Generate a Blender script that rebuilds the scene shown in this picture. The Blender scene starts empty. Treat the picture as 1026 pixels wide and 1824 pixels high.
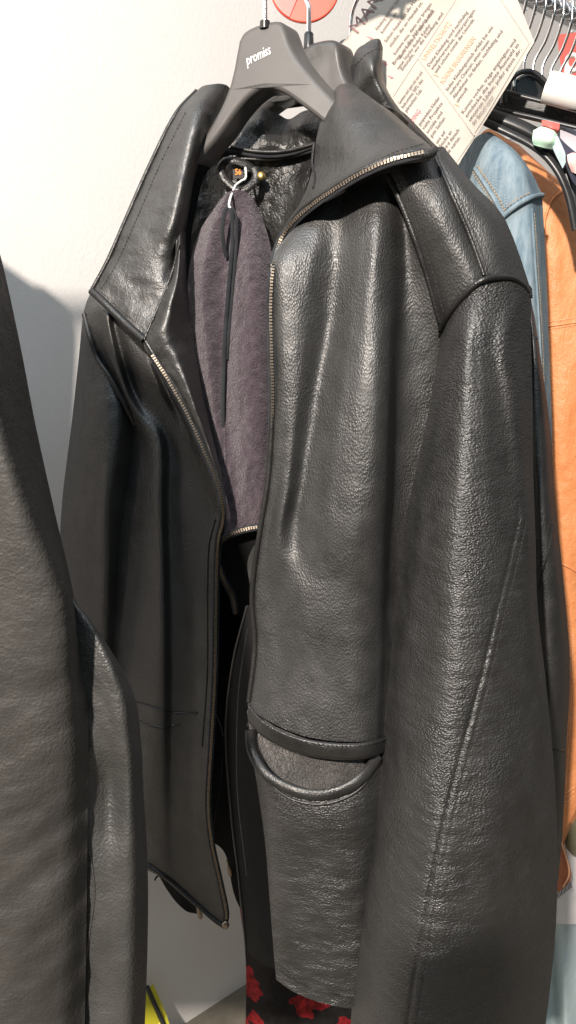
import bpy, math, random
import numpy as np
from mathutils import Vector, noise
from mathutils.geometry import tessellate_polygon

random.seed(7)
S = bpy.context.scene
COL = S.collection
# ------------------------------------------------------------------ camera
F = 1378.0
CAM = Vector((0, 0, 1.35))
PITCH = math.radians(12)
cd = bpy.data.cameras.new('camera')
cam = bpy.data.objects.new('camera', cd)
COL.objects.link(cam)
cam.location = CAM
cam.rotation_euler = (math.radians(90) - PITCH, 0, 0)
cd.sensor_fit = 'VERTICAL'
cd.angle = 2 * math.atan(912 / F)
cd.clip_start = 0.05
cd.clip_end = 60
S.camera = cam
# ------------------------------------------------------------------ light
S.view_settings.view_transform = 'Standard'
S.view_settings.look = 'None'
S.view_settings.exposure = 0.0
S.view_settings.gamma = 1.0
W = bpy.data.worlds.new('World')
S.world = W
W.use_nodes = True
bg = W.node_tree.nodes['Background']
# the rest of the shop: pale ceiling and walls above, darker floor and goods below
tcw = W.node_tree.nodes.new('ShaderNodeTexCoord')
sep = W.node_tree.nodes.new('ShaderNodeSeparateXYZ')
rmp = W.node_tree.nodes.new('ShaderNodeValToRGB')
W.node_tree.links.new(tcw.outputs['Generated'], sep.inputs[0])
mrw = W.node_tree.nodes.new('ShaderNodeMapRange')
mrw.inputs[1].default_value = -1; mrw.inputs[2].default_value = 1
W.node_tree.links.new(sep.outputs['Z'], mrw.inputs[0])
W.node_tree.links.new(mrw.outputs[0], rmp.inputs[0])
rmp.color_ramp.elements[0].position = 0.35
rmp.color_ramp.elements[0].color = (0.07, 0.065, 0.062, 1)
rmp.color_ramp.elements[1].position = 0.85
rmp.color_ramp.elements[1].color = (1.0, 0.98, 0.96, 1)
e_ = rmp.color_ramp.elements.new(0.58); e_.color = (0.14, 0.137, 0.134, 1)
W.node_tree.links.new(rmp.outputs[0], bg.inputs[0])
bg.inputs[1].default_value = 0.55


def lamp(name, kind, loc, target, energy, col, **kw):
    l = bpy.data.lights.new(name, kind)
    l.energy = energy
    l.color = col
    for k, v in kw.items():
        setattr(l, k, v)
    o = bpy.data.objects.new(name, l)
    COL.objects.link(o)
    o.location = loc
    o.rotation_euler = (Vector(target) - Vector(loc)).to_track_quat('-Z', 'Y').to_euler()
    return o


KEY = (-0.75, -1.50, 2.70)
lamp('ceiling_spot', 'SPOT', KEY, (0.05, 0.8, 1.1), 760, (1.0, 0.90, 0.80),
     spot_size=math.radians(105), spot_blend=0.3, shadow_soft_size=0.055)
lamp('cool_fill', 'AREA', (0.85, -1.55, 1.95), (0.1, 0.8, 1.2), 3, (0.46, 0.83, 1.0), shape='RECTANGLE', size=0.7, size_y=1.1)  # cool fill added behind the camera for blue sheen on the folds
lamp('overhead_fill', 'AREA', (-0.45, -0.1, 3.1), (-0.2, 0.9, 1.2), 24, (0.72, 0.87, 1.0), shape='RECTANGLE', size=1.5, size_y=1.0)  # overhead fill added to lighten the shadow on the wall

# ------------------------------------------------------------------ helpers
RIGHT = Vector((1, 0, 0))
UP = Vector((0, math.sin(PITCH), math.cos(PITCH)))
FWD = Vector((0, math.cos(PITCH), -math.sin(PITCH)))


def P(px, py, d):
    """a point of the photograph at distance d (world Y) from where it was taken"""
    v = RIGHT * ((px - 513) / F) + UP * ((912 - py) / F) + FWD
    return CAM + v * (d / v.y)


def cr(p0, p1, p2, p3, t):
    return 0.5 * ((2 * p1) + (-p0 + p2) * t + (2 * p0 - 5 * p1 + 4 * p2 - p3) * t * t + (-p0 + 3 * p1 - 3 * p2 + p3) * t ** 3)


def resample(A, n):
    """Catmull-Rom along axis 0 of array A, n samples"""
    A = np.asarray(A, float)
    m = len(A)
    if m == 1:
        return np.repeat(A, n, 0)
    ext = np.concatenate([[2 * A[0] - A[1]], A, [2 * A[-1] - A[-2]]])
    out = []
    for t in np.linspace(0, m - 1, n):
        i = min(int(t), m - 2)
        out.append(cr(ext[i], ext[i + 1], ext[i + 2], ext[i + 3], t - i))
    return np.array(out)


def path(pts, n):
    """smooth dense 3D path through (px,py,d) points, evenly spaced"""
    A = resample(np.array(pts, float), 40 * len(pts))
    Q = np.array([P(*a) for a in A])
    return even(Q, n)


def even(Q, n):
    Q = np.asarray(Q, float)
    s = np.concatenate([[0], np.cumsum(np.linalg.norm(np.diff(Q, axis=0), axis=1))])
    t = np.linspace(0, s[-1], n)
    return np.stack([np.interp(t, s, Q[:, k]) for k in range(3)], 1)


def plen(pts):
    A = resample(np.array(pts, float), 20 * len(pts))
    Q = np.array([P(*a) for a in A])
    return float(np.linalg.norm(np.diff(Q, axis=0), axis=1).sum())


class Net:
    """smooth sheet through a net of (px,py,d) points"""

    def __init__(s, rows, nu, nv, relief=None):
        A = np.array(rows, float)
        A = np.stack([resample(r, nu) for r in A])
        A = resample(A, nv)
        s.pix = A
        G = np.empty(A.shape)
        for i in range(nv):
            for j in range(nu):
                a = A[i, j]
                d = a[2]
                if relief:
                    d += relief(j / (nu - 1), i / (nv - 1), a[0], a[1], a[2])
                    a[2] = d
                G[i, j] = P(a[0], a[1], d)
        s.G = G

    def at(s, px, py, lift=0.0):
        D = (s.pix[..., 0] - px) ** 2 + (s.pix[..., 1] - py) ** 2
        k = np.argsort(D, axis=None)[:4]
        w = 1 / (D.ravel()[k] + 0.5)
        d = float((s.pix[..., 2].ravel()[k] * w).sum() / w.sum())
        return (px, py, d - lift)

    def on(s, pts, n=None, lift=0.0):
        n = n or len(pts) * 10
        A = resample(np.array(pts, float), n)
        return [s.at(a[0], a[1], lift) for a in A]

    def normals(s):
        du = np.gradient(s.G, axis=1)
        dv = np.gradient(s.G, axis=0)
        n = np.cross(dv, du)
        return n / (np.linalg.norm(n, axis=2, keepdims=True) + 1e-12)


def nz(x, y, z=0.0):
    return noise.noise(Vector((x, y, z)))


class MB:
    def __init__(s):
        s.v, s.f, s.m = [], [], []
        s.flat = set()

    def add(s, V, Fs, m=0):
        b = len(s.v)
        s.v += [tuple(float(c) for c in p) for p in V]
        for f in Fs:
            s.f.append(tuple(b + i for i in f))
            s.m.append(m)

    def sheet(s, G, thick=0.0025, m=0, normals=None, mback=None, tube=None):
        nv, nu = G.shape[:2]
        if normals is None:
            du = np.gradient(G, axis=1)
            dv = np.gradient(G, axis=0)
            normals = np.cross(dv, du)
            normals /= (np.linalg.norm(normals, axis=2, keepdims=True) + 1e-12)
        if tube is None:
            B = G - normals * thick
        else:
            u = np.linspace(0, 1, nu)[None, :, None]
            L = G[:, :1]
            R = G[:, -1:]
            base = L * (1 - u) + R * u
            prof = np.sqrt(np.clip(1 - (2 * u - 1) ** 2, 0, 1))
            dirs = base - np.array(CAM)
            B = base + dirs / np.linalg.norm(dirs, axis=2, keepdims=True) * tube * prof
            B[:, 0] += (G[:, 1] - G[:, 0]) * 0.02
        idx = lambda i, j: i * nu + j
        fs = [(idx(i, j), idx(i + 1, j), idx(i + 1, j + 1), idx(i, j + 1)) for i in range(nv - 1) for j in range(nu - 1)]
        o = nv * nu
        bs = [(o + idx(i, j), o + idx(i, j + 1), o + idx(i + 1, j + 1), o + idx(i + 1, j)) for i in range(nv - 1) for j in range(nu - 1)]
        rim = [idx(0, j) for j in range(nu)] + [idx(i, nu - 1) for i in range(1, nv)] + \
              [idx(nv - 1, j) for j in range(nu - 2, -1, -1)] + [idx(i, 0) for i in range(nv - 2, 0, -1)]
        es = []
        for k in range(len(rim)):
            a, b = rim[k], rim[(k + 1) % len(rim)]
            es.append((a, b, o + b, o + a))
        base = len(s.v)
        V = list(G.reshape(-1, 3)) + list(B.reshape(-1, 3))
        s.v += [tuple(float(c) for c in p) for p in V]
        for f in fs + es:
            s.f.append(tuple(base + i for i in f)); s.m.append(m)
        for f in bs:
            s.f.append(tuple(base + i for i in f)); s.m.append(m if mback is None else mback)

    def tube(s, Q, r, m=0, n=8, flat=1.0, cap=True, closed=False, out=None):
        """r may be a list; flat squeezes it along `out`"""
        Q = np.asarray(Q, float)
        k = len(Q)
        T = np.gradient(Q, axis=0)
        if closed:
            T = (np.roll(Q, -1, 0) - np.roll(Q, 1, 0))
        T /= (np.linalg.norm(T, axis=1, keepdims=True) + 1e-12)
        up = np.array([0.12, -0.95, 0.28]) if out is None else np.asarray(out, float)
        V = []
        for i in range(k):
            a = np.cross(T[i], up)
            if np.linalg.norm(a) < 1e-3:
                a = np.cross(T[i], [1, 0, 0])
            a /= np.linalg.norm(a)
            b = np.cross(a, T[i])
            rr = r[i] if hasattr(r, '__len__') else r
            for j in range(n):
                th = 2 * math.pi * j / n
                V.append(Q[i] + rr * (a * math.cos(th) + b * math.sin(th) * flat))
        Fs = []
        for i in range(k if closed else k - 1):
            i2 = (i + 1) % k
            for j in range(n):
                j2 = (j + 1) % n
                Fs.append((i * n + j, i * n + j2, i2 * n + j2, i2 * n + j))
        if cap and not closed:
            Fs.append(tuple(range(n - 1, -1, -1)))
            Fs.append(tuple((k - 1) * n + j for j in range(n)))
        s.add(V, Fs, m)

    def box(s, c, X, Y, Z, m=0):
        c, X, Y, Z = (np.asarray(a, float) for a in (c, X, Y, Z))
        V = [c + X * i + Y * j + Z * k for i in (-1, 1) for j in (-1, 1) for k in (-1, 1)]
        s.add(V, [(0, 1, 3, 2), (4, 6, 7, 5), (0, 4, 5, 1), (2, 3, 7, 6), (0, 2, 6, 4), (1, 5, 7, 3)], m)

    def prism(s, pts, depth, m=0, bev=None):
        """polygon of 3D points pushed along the vector depth"""
        n = len(pts)
        A = [np.asarray(p, float) for p in pts]
        d = np.asarray(depth, float)
        if bev:
            c = sum(A) / n
            pn = sum(np.cross(A[i] - c, A[(i + 1) % n] - c) for i in range(n))
            pn /= np.linalg.norm(pn)
            if np.dot(pn, d) < 0:
                pn = -pn
            inn = []
            for i in range(n):
                e1 = A[i] - A[i - 1]; e2 = A[(i + 1) % n] - A[i]
                t = e1 / (np.linalg.norm(e1) + 1e-9) + e2 / (np.linalg.norm(e2) + 1e-9)
                nn = np.cross(t, pn); nn /= (np.linalg.norm(nn) + 1e-9)
                inn.append(nn)
            area = sum(np.dot(np.cross(A[i] - c, A[(i + 1) % n] - c), d) for i in range(n))
            sg = 1 if area > 0 else -1
            du = d / np.linalg.norm(d)
            rings = []
            for h, o in ((0, bev), (bev * 0.12, bev * 0.5), (bev * 0.45, bev * 0.15), (bev, 0)):
                rings.append([A[i] + du * h - sg * inn[i] * o for i in range(n)])
            rings.append([A[i] + d - du * bev for i in range(n)])
            rings.append([A[i] + d - sg * inn[i] * bev for i in range(n)])
        else:
            rings = [A, [a + d for a in A]]
        V = [p for r in rings for p in r]
        tri = tessellate_polygon([[Vector(p) for p in A]])
        Fs = [tuple(t) for t in tri]
        k0, nt = len(s.f), len(tri)
        for k in range(len(rings) - 1):
            for i in range(n):
                j = (i + 1) % n
                Fs.append((k * n + i, (k + 1) * n + i, (k + 1) * n + j, k * n + j))
        Fs += [tuple((len(rings) - 1) * n + i for i in reversed(t)) for t in tri]
        s.add(V, Fs, m)
        s.flat |= set(range(k0, k0 + nt)) | set(range(len(s.f) - nt, len(s.f)))

    def ball(s, c, r, m=0, n=10, sq=(1, 1, 1)):
        V, Fs = [], []
        for i in range(n + 1):
            th = math.pi * i / n
            for j in range(n):
                ph = 2 * math.pi * j / n
                V.append((c[0] + r * sq[0] * math.sin(th) * math.cos(ph), c[1] + r * sq[1] * math.sin(th) * math.sin(ph), c[2] + r * sq[2] * math.cos(th)))
        for i in range(n):
            for j in range(n):
                Fs.append((i * n + j, (i + 1) * n + j, (i + 1) * n + (j + 1) % n, i * n + (j + 1) % n))
        s.add(V, Fs, m)

    def build(s, name, mats, parent=None, smooth=True, recalc=False):
        off = parent['base'] if parent is not None and 'base' in parent else (0, 0, 0)
        me = bpy.data.meshes.new(name)
        me.from_pydata([(a - off[0], b - off[1], c - off[2]) for a, b, c in s.v], [], s.f)
        if not isinstance(mats, (list, tuple)):
            mats = [mats]
        for mt in mats:
            me.materials.append(mt)
        for p, mi in zip(me.polygons, s.m):
            p.material_index = min(mi, len(mats) - 1)
            p.use_smooth = smooth and p.index not in s.flat
        if smooth:
            try:
                me.set_sharp_from_angle(angle=math.radians(50))
            except Exception:
                pass
            for k in s.flat:
                me.polygons[k].use_smooth = False
        if recalc:
            import bmesh
            bm = bmesh.new(); bm.from_mesh(me)
            bmesh.ops.recalc_face_normals(bm, faces=bm.faces)
            bm.to_mesh(me); bm.free()
        me.update()
        o = bpy.data.objects.new(name, me)
        COL.objects.link(o)
        if parent is not None:
            o.parent = parent
            o['base'] = off
        return o


def thing(name, label, cat, loc, group=None):
    o = bpy.data.objects.new(name, None)
    COL.objects.link(o)
    o.empty_display_size = 0.05
    o.location = loc
    o['base'] = tuple(loc)
    o['label'] = label
    o['category'] = cat
    if group:
        o['group'] = group
    return o


def tag(o, label, cat, group=None):
    o['label'] = label
    o['category'] = cat
    if group:
        o['group'] = group
    return o


def text_mesh(txt, bold=0.0):
    c = bpy.data.curves.new('t', 'FONT')
    c.body = txt
    c.resolution_u = 2
    c.offset = bold
    o = bpy.data.objects.new('t', c)
    COL.objects.link(o)
    dg = bpy.context.evaluated_depsgraph_get()
    me = bpy.data.meshes.new_from_object(o.evaluated_get(dg))
    V = [tuple(v.co) for v in me.vertices]
    Fs = [tuple(p.vertices) for p in me.polygons]
    bpy.data.objects.remove(o)
    bpy.data.curves.remove(c)
    bpy.data.meshes.remove(me)
    return V, Fs


# ------------------------------------------------------------------ materials
def mat(name, col, rough=0.5, spec=0.5, metal=0.0):
    m = bpy.data.materials.new(name)
    m.use_nodes = True
    b = m.node_tree.nodes['Principled BSDF']
    b.inputs['Base Color'].default_value = (*col, 1)
    b.inputs['Roughness'].default_value = rough
    b.inputs['Specular IOR Level'].default_value = spec
    b.inputs['Metallic'].default_value = metal
    return m


def nn(m, t, **kw):
    n = m.node_tree.nodes.new(t)
    for k, v in kw.items():
        setattr(n, k, v)
    return n


def lk(m, a, b):
    m.node_tree.links.new(a, b)


def coords(m, scale):
    tc = nn(m, 'ShaderNodeTexCoord')
    mp = nn(m, 'ShaderNodeMapping')
    mp.inputs['Scale'].default_value = scale
    lk(m, tc.outputs['Object'], mp.inputs['Vector'])
    return mp.outputs['Vector']


def noise_tex(m, vec, scale, detail=3.0, rough=0.55):
    n = nn(m, 'ShaderNodeTexNoise')
    n.inputs['Scale'].default_value = scale
    n.inputs['Detail'].default_value = detail
    n.inputs['Roughness'].default_value = rough
    lk(m, vec, n.inputs['Vector'])
    return n.outputs['Fac']


def vary(m, fac, c0, c1, lo=0.3, hi=0.7):
    r = nn(m, 'ShaderNodeValToRGB')
    r.color_ramp.elements[0].position = lo
    r.color_ramp.elements[1].position = hi
    r.color_ramp.elements[0].color = (*c0, 1)
    r.color_ramp.elements[1].color = (*c1, 1)
    lk(m, fac, r.inputs[0])
    return r.outputs[0]


def maprange(m, fac, a, b, lo=0.3, hi=0.7):
    r = nn(m, 'ShaderNodeMapRange')
    r.inputs[1].default_value = lo
    r.inputs[2].default_value = hi
    r.inputs[3].default_value = a
    r.inputs[4].default_value = b
    lk(m, fac, r.inputs[0])
    return r.outputs[0]


def bump(m, h, strength, dist, prev=None):
    b = nn(m, 'ShaderNodeBump')
    b.inputs['Strength'].default_value = strength
    b.inputs['Distance'].default_value = dist
    lk(m, h, b.inputs['Height'])
    if prev is not None:
        lk(m, prev, b.inputs['Normal'])
    return b.outputs[0]


def leather(name, c0, c1, rough=(0.38, 0.55), grain=420, stretch=(1, 1, 1), gs=0.5, gd=0.0009, wr=(60, 60, 60), ws=0.3, wd=0.003, spec=0.5, tint=None):
    m = mat(name, c0, rough[0], spec)
    b = m.node_tree.nodes['Principled BSDF']
    v = coords(m, (1, 1, 1))
    f = noise_tex(m, v, 22, 4)
    lk(m, vary(m, f, c0, c1), b.inputs['Base Color'])
    vs = coords(m, stretch)
    # warp the grain so the pebbles are uneven
    wn = nn(m, 'ShaderNodeTexNoise'); wn.inputs['Scale'].default_value = 90
    lk(m, vs, wn.inputs['Vector'])
    mx = nn(m, 'ShaderNodeVectorMath', operation='MULTIPLY_ADD')
    mx.inputs[1].default_value = (0.004, 0.004, 0.004)
    lk(m, wn.outputs['Color'], mx.inputs[0]); lk(m, vs, mx.inputs[2])
    vo = nn(m, 'ShaderNodeTexVoronoi', feature='F1')
    vo.inputs['Scale'].default_value = grain
    lk(m, mx.outputs[0], vo.inputs['Vector'])
    inv = maprange(m, vo.outputs['Distance'], 1.0, 0.0, 0.15, 0.75)
    g2 = noise_tex(m, mx.outputs[0], grain * 0.45, 3)
    ad = nn(m, 'ShaderNodeMath', operation='ADD')
    sc_ = nn(m, 'ShaderNodeMath', operation='MULTIPLY'); sc_.inputs[1].default_value = 0.45
    lk(m, g2, sc_.inputs[0])
    lk(m, inv, ad.inputs[0]); lk(m, sc_.outputs[0], ad.inputs[1])
    w = noise_tex(m, coords(m, wr), 1.0, 5, 0.6)
    n1 = bump(m, w, ws, wd)
    n2 = bump(m, ad.outputs[0], gs, gd, n1)
    lk(m, maprange(m, noise_tex(m, v, 16, 3), gs * 0.4, gs * 1.35), n2.node.inputs['Strength'])
    lk(m, n2, b.inputs['Normal'])
    r1 = maprange(m, noise_tex(m, v, 45, 3), rough[0], rough[1])
    ra = nn(m, 'ShaderNodeMath', operation='MULTIPLY_ADD')
    ra.inputs[1].default_value = -0.10
    lk(m, inv, ra.inputs[0]); lk(m, r1, ra.inputs[2])
    lk(m, ra.outputs[0], b.inputs['Roughness'])
    if tint:
        b.inputs['Specular Tint'].default_value = (*tint, 1)
    return m


def cloth(name, c0, c1, scale=900, gs=0.6, gd=0.0012, sheen=0.3, rough=0.9, big=30):
    m = mat(name, c0, rough, 0.2)
    b = m.node_tree.nodes['Principled BSDF']
    v = coords(m, (1, 1, 1))
    f = noise_tex(m, v, big, 5, 0.7)
    lk(m, vary(m, f, c0, c1), b.inputs['Base Color'])
    lk(m, bump(m, noise_tex(m, v, scale, 4, 0.7), gs, gd), b.inputs['Normal'])
    b.inputs['Sheen Weight'].default_value = sheen
    b.inputs['Sheen Roughness'].default_value = 0.5
    return m


K0, K1 = (0.0090, 0.0088, 0.0086), (0.0170, 0.0164, 0.0160)
M = {}
M['leather'] = leather('black_grained_leather', K0, K1, (0.49, 0.62), 600, (1, 1, 0.65), 0.38, 0.0009, (70, 70, 35), 0.12, 0.003, 1.0)
M['crinkled'] = leather('black_crinkled_leather', K0, K1, (0.49, 0.62), 520, (0.75, 0.75, 1.2), 0.68, 0.001, (40, 40, 150), 0.42, 0.004, 1.0)
M['smooth'] = leather('black_smooth_leather', K0, K1, (0.44, 0.56), 640, (1, 1, 1), 0.24, 0.0006, (60, 60, 60), 0.4, 0.005, 1.0)
M['wrinkled'] = leather('black_wrinkled_leather', K0, K1, (0.33, 0.5), 520, (1, 1, 1), 0.3, 0.0007, (70, 70, 50), 0.5, 0.008)
M['seam'] = leather('black_seam_leather', K0, K1, (0.36, 0.5), 600, (1, 1, 1), 0.3, 0.0006)
M['nubuck'] = leather('dark_grey_nubuck', (0.030, 0.028, 0.026), (0.046, 0.043, 0.040), (0.52, 0.66), 520, (1, 1, 1), 0.3, 0.0006, (40, 40, 60), 0.4, 0.005, 0.5)
M['nubuck_worn'] = leather('dark_grey_worn_leather', (0.030, 0.0295, 0.029), (0.046, 0.045, 0.043), (0.45, 0.62), 480, (1, 1, 1), 0.4, 0.0008, (45, 45, 60), 0.28, 0.005, 0.7)
M['lining'] = cloth('black_lining', (0.006, 0.006, 0.0065), (0.012, 0.0115, 0.012), 700, 0.3, 0.0006, 0.0)
M['fleece'] = cloth('plum_grey_fleece', (0.050, 0.034, 0.045), (0.084, 0.060, 0.075), 420, 1.0, 0.004, 0.3, .9, 90)
M['shearling'] = cloth('grey_shearling', (0.028, 0.025, 0.024), (0.075, 0.067, 0.063), 420, 1.0, 0.004, 0.4)
M['hair'] = mat('pale_wool_fibre', (0.10, 0.09, 0.085), 0.6, 0.3)
M['cord'] = cloth('black_cord', (0.012, 0.013, 0.016), (0.03, 0.032, 0.036), 1200, 0.5, 0.001, 0.1)
M['thread'] = mat('dark_thread', (0.035, 0.032, 0.03), 0.7, 0.3)
M['brass'] = mat('antique_zip_metal', (0.27, 0.225, 0.18), 0.42, 0.5, 1.0)
M['gold'] = mat('brass_stud_metal', (0.55, 0.40, 0.16), 0.4, 0.5, 1.0)
M['chrome'] = mat('chrome', (0.82, 0.83, 0.85), 0.13, 0.5, 1.0)
M['string'] = mat('white_tag_string', (0.8, 0.8, 0.8), 0.4)
M['label'] = mat('size_label_fabric', (0.05, 0.045, 0.045), 0.8)
M['orange_ink'] = mat('orange_thread', (0.75, 0.28, 0.04), 0.7)


def plastic(name, c, rough, bs=0.12):
    m = mat(name, c, rough, 0.5)
    b = m.node_tree.nodes['Principled BSDF']
    v = coords(m, (1, 1, 1))
    lk(m, bump(m, noise_tex(m, v, 700, 3), bs, 0.0004), b.inputs['Normal'])
    lk(m, maprange(m, noise_tex(m, v, 35, 4), rough - 0.06, rough + 0.08), b.inputs['Roughness'])
    return m


M['hanger'] = plastic('dark_grey_hanger_plastic', (0.072, 0.067, 0.064), 0.45)
M['hanger_black'] = plastic('black_hanger_plastic', (0.018, 0.018, 0.019), 0.3)
M['hanger_grey'] = plastic('charcoal_hanger_plastic', (0.045, 0.042, 0.04), 0.3)
M['print_white'] = mat('pale_print', (0.62, 0.6, 0.6), 0.5)
M['red_plastic'] = plastic('red_plastic', (0.72, 0.075, 0.04), 0.35)
M['red_faded'] = plastic('faded_red_plastic', (0.60, 0.13, 0.11), 0.4)
M['white_plastic'] = plastic('white_plastic', (0.62, 0.59, 0.56), 0.4)

# wall: painted plaster
m = mat('white_painted_wall', (0.80, 0.775, 0.75), 0.7, 0.3)
b = m.node_tree.nodes['Principled BSDF']
v = coords(m, (1, 1, 1))
lk(m, vary(m, noise_tex(m, v, 3.0, 5), (0.63, 0.61, 0.59), (0.675, 0.655, 0.635)), b.inputs['Base Color'])
lk(m, bump(m, noise_tex(m, v, 160, 4), 0.25, 0.002), b.inputs['Normal'])
M['wall'] = m
m = mat('worn_floor', (0.14, 0.125, 0.10), 0.55, 0.4)
b = m.node_tree.nodes['Principled BSDF']
v = coords(m, (1, 1, 1))
lk(m, vary(m, noise_tex(m, v, 14, 6, 0.7), (0.10, 0.09, 0.072), (0.18, 0.16, 0.13)), b.inputs['Base Color'])
M['floor'] = m
# denim
m = mat('washed_denim', (0.2, 0.32, 0.42), 0.85, 0.2)
b = m.node_tree.nodes['Principled BSDF']
v = coords(m, (1, 1, 1))
wv = nn(m, 'ShaderNodeTexWave', wave_type='BANDS', bands_direction='DIAGONAL')
wv.inputs['Scale'].default_value = 430
wv.inputs['Distortion'].default_value = 2.5
wv.inputs['Detail'].default_value = 2
lk(m, v, wv.inputs['Vector'])
streak = noise_tex(m, coords(m, (75, 75, 16)), 1.0, 6, 0.75)
mxn = nn(m, 'ShaderNodeMath', operation='MULTIPLY_ADD')
mxn.inputs[1].default_value = 0.24
lk(m, wv.outputs['Fac'], mxn.inputs[0]); lk(m, streak, mxn.inputs[2])
lk(m, vary(m, mxn.outputs[0], (0.060, 0.115, 0.165), (0.285, 0.35, 0.385), 0.36, 0.82), b.inputs['Base Color'])
lk(m, bump(m, wv.outputs['Fac'], 0.5, 0.0008), b.inputs['Normal'])
M['denim'] = m
M['denim_thread'] = mat('ochre_thread', (0.42, 0.27, 0.14), 0.7)
M['tan'] = leather('tan_orange_leather', (0.55, 0.20, 0.07), (0.64, 0.255, 0.10), (0.45, 0.6), 700, (1, 1, 1), 0.3, 0.0007, (40, 40, 26), 0.6, 0.008)
M['tan_thread'] = mat('pale_tan_thread', (0.75, 0.42, 0.24), 0.7)
M['brown'] = leather('reddish_brown_leather', (0.33, 0.10, 0.045), (0.42, 0.14, 0.065), (0.45, 0.6), 600, (1, 1, 1), 0.3, 0.0006)
M['paper'] = mat('cream_paper', (0.72, 0.655, 0.58), 0.6, 0.3)
b = M['paper'].node_tree.nodes['Principled BSDF']
lk(M['paper'], vary(M['paper'], noise_tex(M['paper'], coords(M['paper'], (1, 1, 1)), 30, 4), (0.45, 0.405, 0.355), (0.49, 0.445, 0.39)), b.inputs['Base Color'])
M['ink'] = mat('grey_ink', (0.13, 0.10, 0.095), 0.7)
M['ink_brown'] = mat('brown_ink', (0.26, 0.15, 0.14), 0.7)
M['ink_line'] = mat('rule_ink', (0.42, 0.38, 0.34), 0.7)
M['ink_orange'] = mat('orange_ink_print', (0.80, 0.42, 0.28), 0.7)
M['ink_pink'] = mat('pink_ink_print', (0.78, 0.22, 0.25), 0.7)
M['mint'] = cloth('mint_cloth', (0.50, 0.72, 0.55), (0.56, 0.78, 0.60), 900, 0.3, 0.0006, 0.1)
M['navy'] = cloth('navy_cloth', (0.03, 0.032, 0.05), (0.045, 0.046, 0.07), 900, 0.3, 0.0006, 0.1)
M['pink'] = cloth('pink_cloth', (0.75, 0.45, 0.42), (0.8, 0.5, 0.47), 900, 0.3, 0.0006, 0.1)
M['lavender'] = cloth('lavender_grey_cloth', (0.42, 0.40, 0.44), (0.48, 0.46, 0.5), 900, 0.3, 0.0006, 0.1)
M['paleblue'] = cloth('pale_blue_cloth', (0.40, 0.50, 0.53), (0.50, 0.60, 0.62), 700, 0.4, 0.0008, 0.1)
M['white_cloth'] = cloth('white_cloth', (0.60, 0.58, 0.58), (0.66, 0.64, 0.64), 700, 0.3, 0.0006, 0.1)
M['olive'] = cloth('olive_cloth', (0.10, 0.095, 0.055), (0.14, 0.13, 0.08), 700, 0.4, 0.0008, 0.1)
M['yellow'] = mat('yellow_card', (0.55, 0.50, 0.03), 0.5)
M['black_card'] = mat('black_card', (0.02, 0.02, 0.02), 0.5)
# red floral
m = mat('red_floral_print', (0.02, 0.015, 0.015), 0.8, 0.3)
b = m.node_tree.nodes['Principled BSDF']
v = coords(m, (1, 1, 1))
vo = nn(m, 'ShaderNodeTexVoronoi', feature='F1'); vo.inputs['Scale'].default_value = 19
wn = nn(m, 'ShaderNodeTexNoise'); wn.inputs['Scale'].default_value = 30
lk(m, v, wn.inputs['Vector'])
mx = nn(m, 'ShaderNodeVectorMath', operation='MULTIPLY_ADD'); mx.inputs[1].default_value = (0.05, 0.05, 0.05)
lk(m, wn.outputs['Color'], mx.inputs[0]); lk(m, v, mx.inputs[2]); lk(m, mx.outputs[0], vo.inputs['Vector'])
r = nn(m, 'ShaderNodeValToRGB'); r.color_ramp.interpolation = 'CONSTANT'
e = r.color_ramp.elements
e[0].position = 0.0; e[0].color = (0.45, 0.02, 0.022, 1)
e[1].position = 0.42; e[1].color = (0.012, 0.011, 0.012, 1)
x = e.new(0.2); x.color = (0.30, 0.012, 0.018, 1)
lk(m, vo.outputs['Distance'], r.inputs[0])
mmx = nn(m, 'ShaderNodeMix', data_type='RGBA', blend_type='MULTIPLY')
mmx.inputs[0].default_value = 1.0
lk(m, r.outputs[0], mmx.inputs[6])
lk(m, vary(m, noise_tex(m, v, 90, 4, .7), (0.30, 0.12, 0.12), (1, 1, 1), .35, .65), mmx.inputs[7])
lk(m, mmx.outputs[2], b.inputs['Base Color'])
M['floral'] = m

# ------------------------------------------------------------------ setting
WD = np.array([0.766, 0.643, 0.0])          # along the wall and the rail
WN = np.array([0.643, -0.766, 0.0])         # from the wall into the shop
W0 = np.array([-0.146, 1.382, 0.0])         # foot of the wall
mb = MB()
a = W0 - WD * 3; c = W0 + WD * 5
t = -WN * 0.1
mb.add([a, c, c + [0, 0, 3.2], a + [0, 0, 3.2], a + t, c + t, c + t + [0, 0, 3.2], a + t + [0, 0, 3.2]],
       [(0, 1, 2, 3), (5, 4, 7, 6), (1, 5, 6, 2), (4, 0, 3, 7), (3, 2, 6, 7), (4, 5, 1, 0)])
o = mb.build('wall', M['wall'], smooth=False, recalc=True)
o['kind'] = 'structure'
mb = MB()
a = W0 - WD * 3; c = W0 + WD * 5
mb.add([a, a + WN * 6, c + WN * 6, c, a - [0, 0, .05], a + WN * 6 - [0, 0, .05], c + WN * 6 - [0, 0, .05], c - [0, 0, .05]],
       [(0, 1, 2, 3), (7, 6, 5, 4), (0, 4, 5, 1), (1, 5, 6, 2), (2, 6, 7, 3), (3, 7, 4, 0)])
o = mb.build('floor', M['floor'], smooth=False, recalc=True)
o['kind'] = 'structure'

# ------------------------------------------------------------------ garment helpers
def rel(amp, sx, sz, seed=0, amp2=0.0, k2=(60, 60)):
    """low wrinkles of the leather itself, in metres"""
    def f(u, v, px, py, d):
        X = (px - 513) / F * d
        Z = (912 - py) / F * d
        r = amp * nz(X * sx, Z * sz, seed)
        if amp2:
            r += amp2 * nz(X * k2[0], Z * k2[1], seed + 5.3)
        return r
    return f


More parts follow.
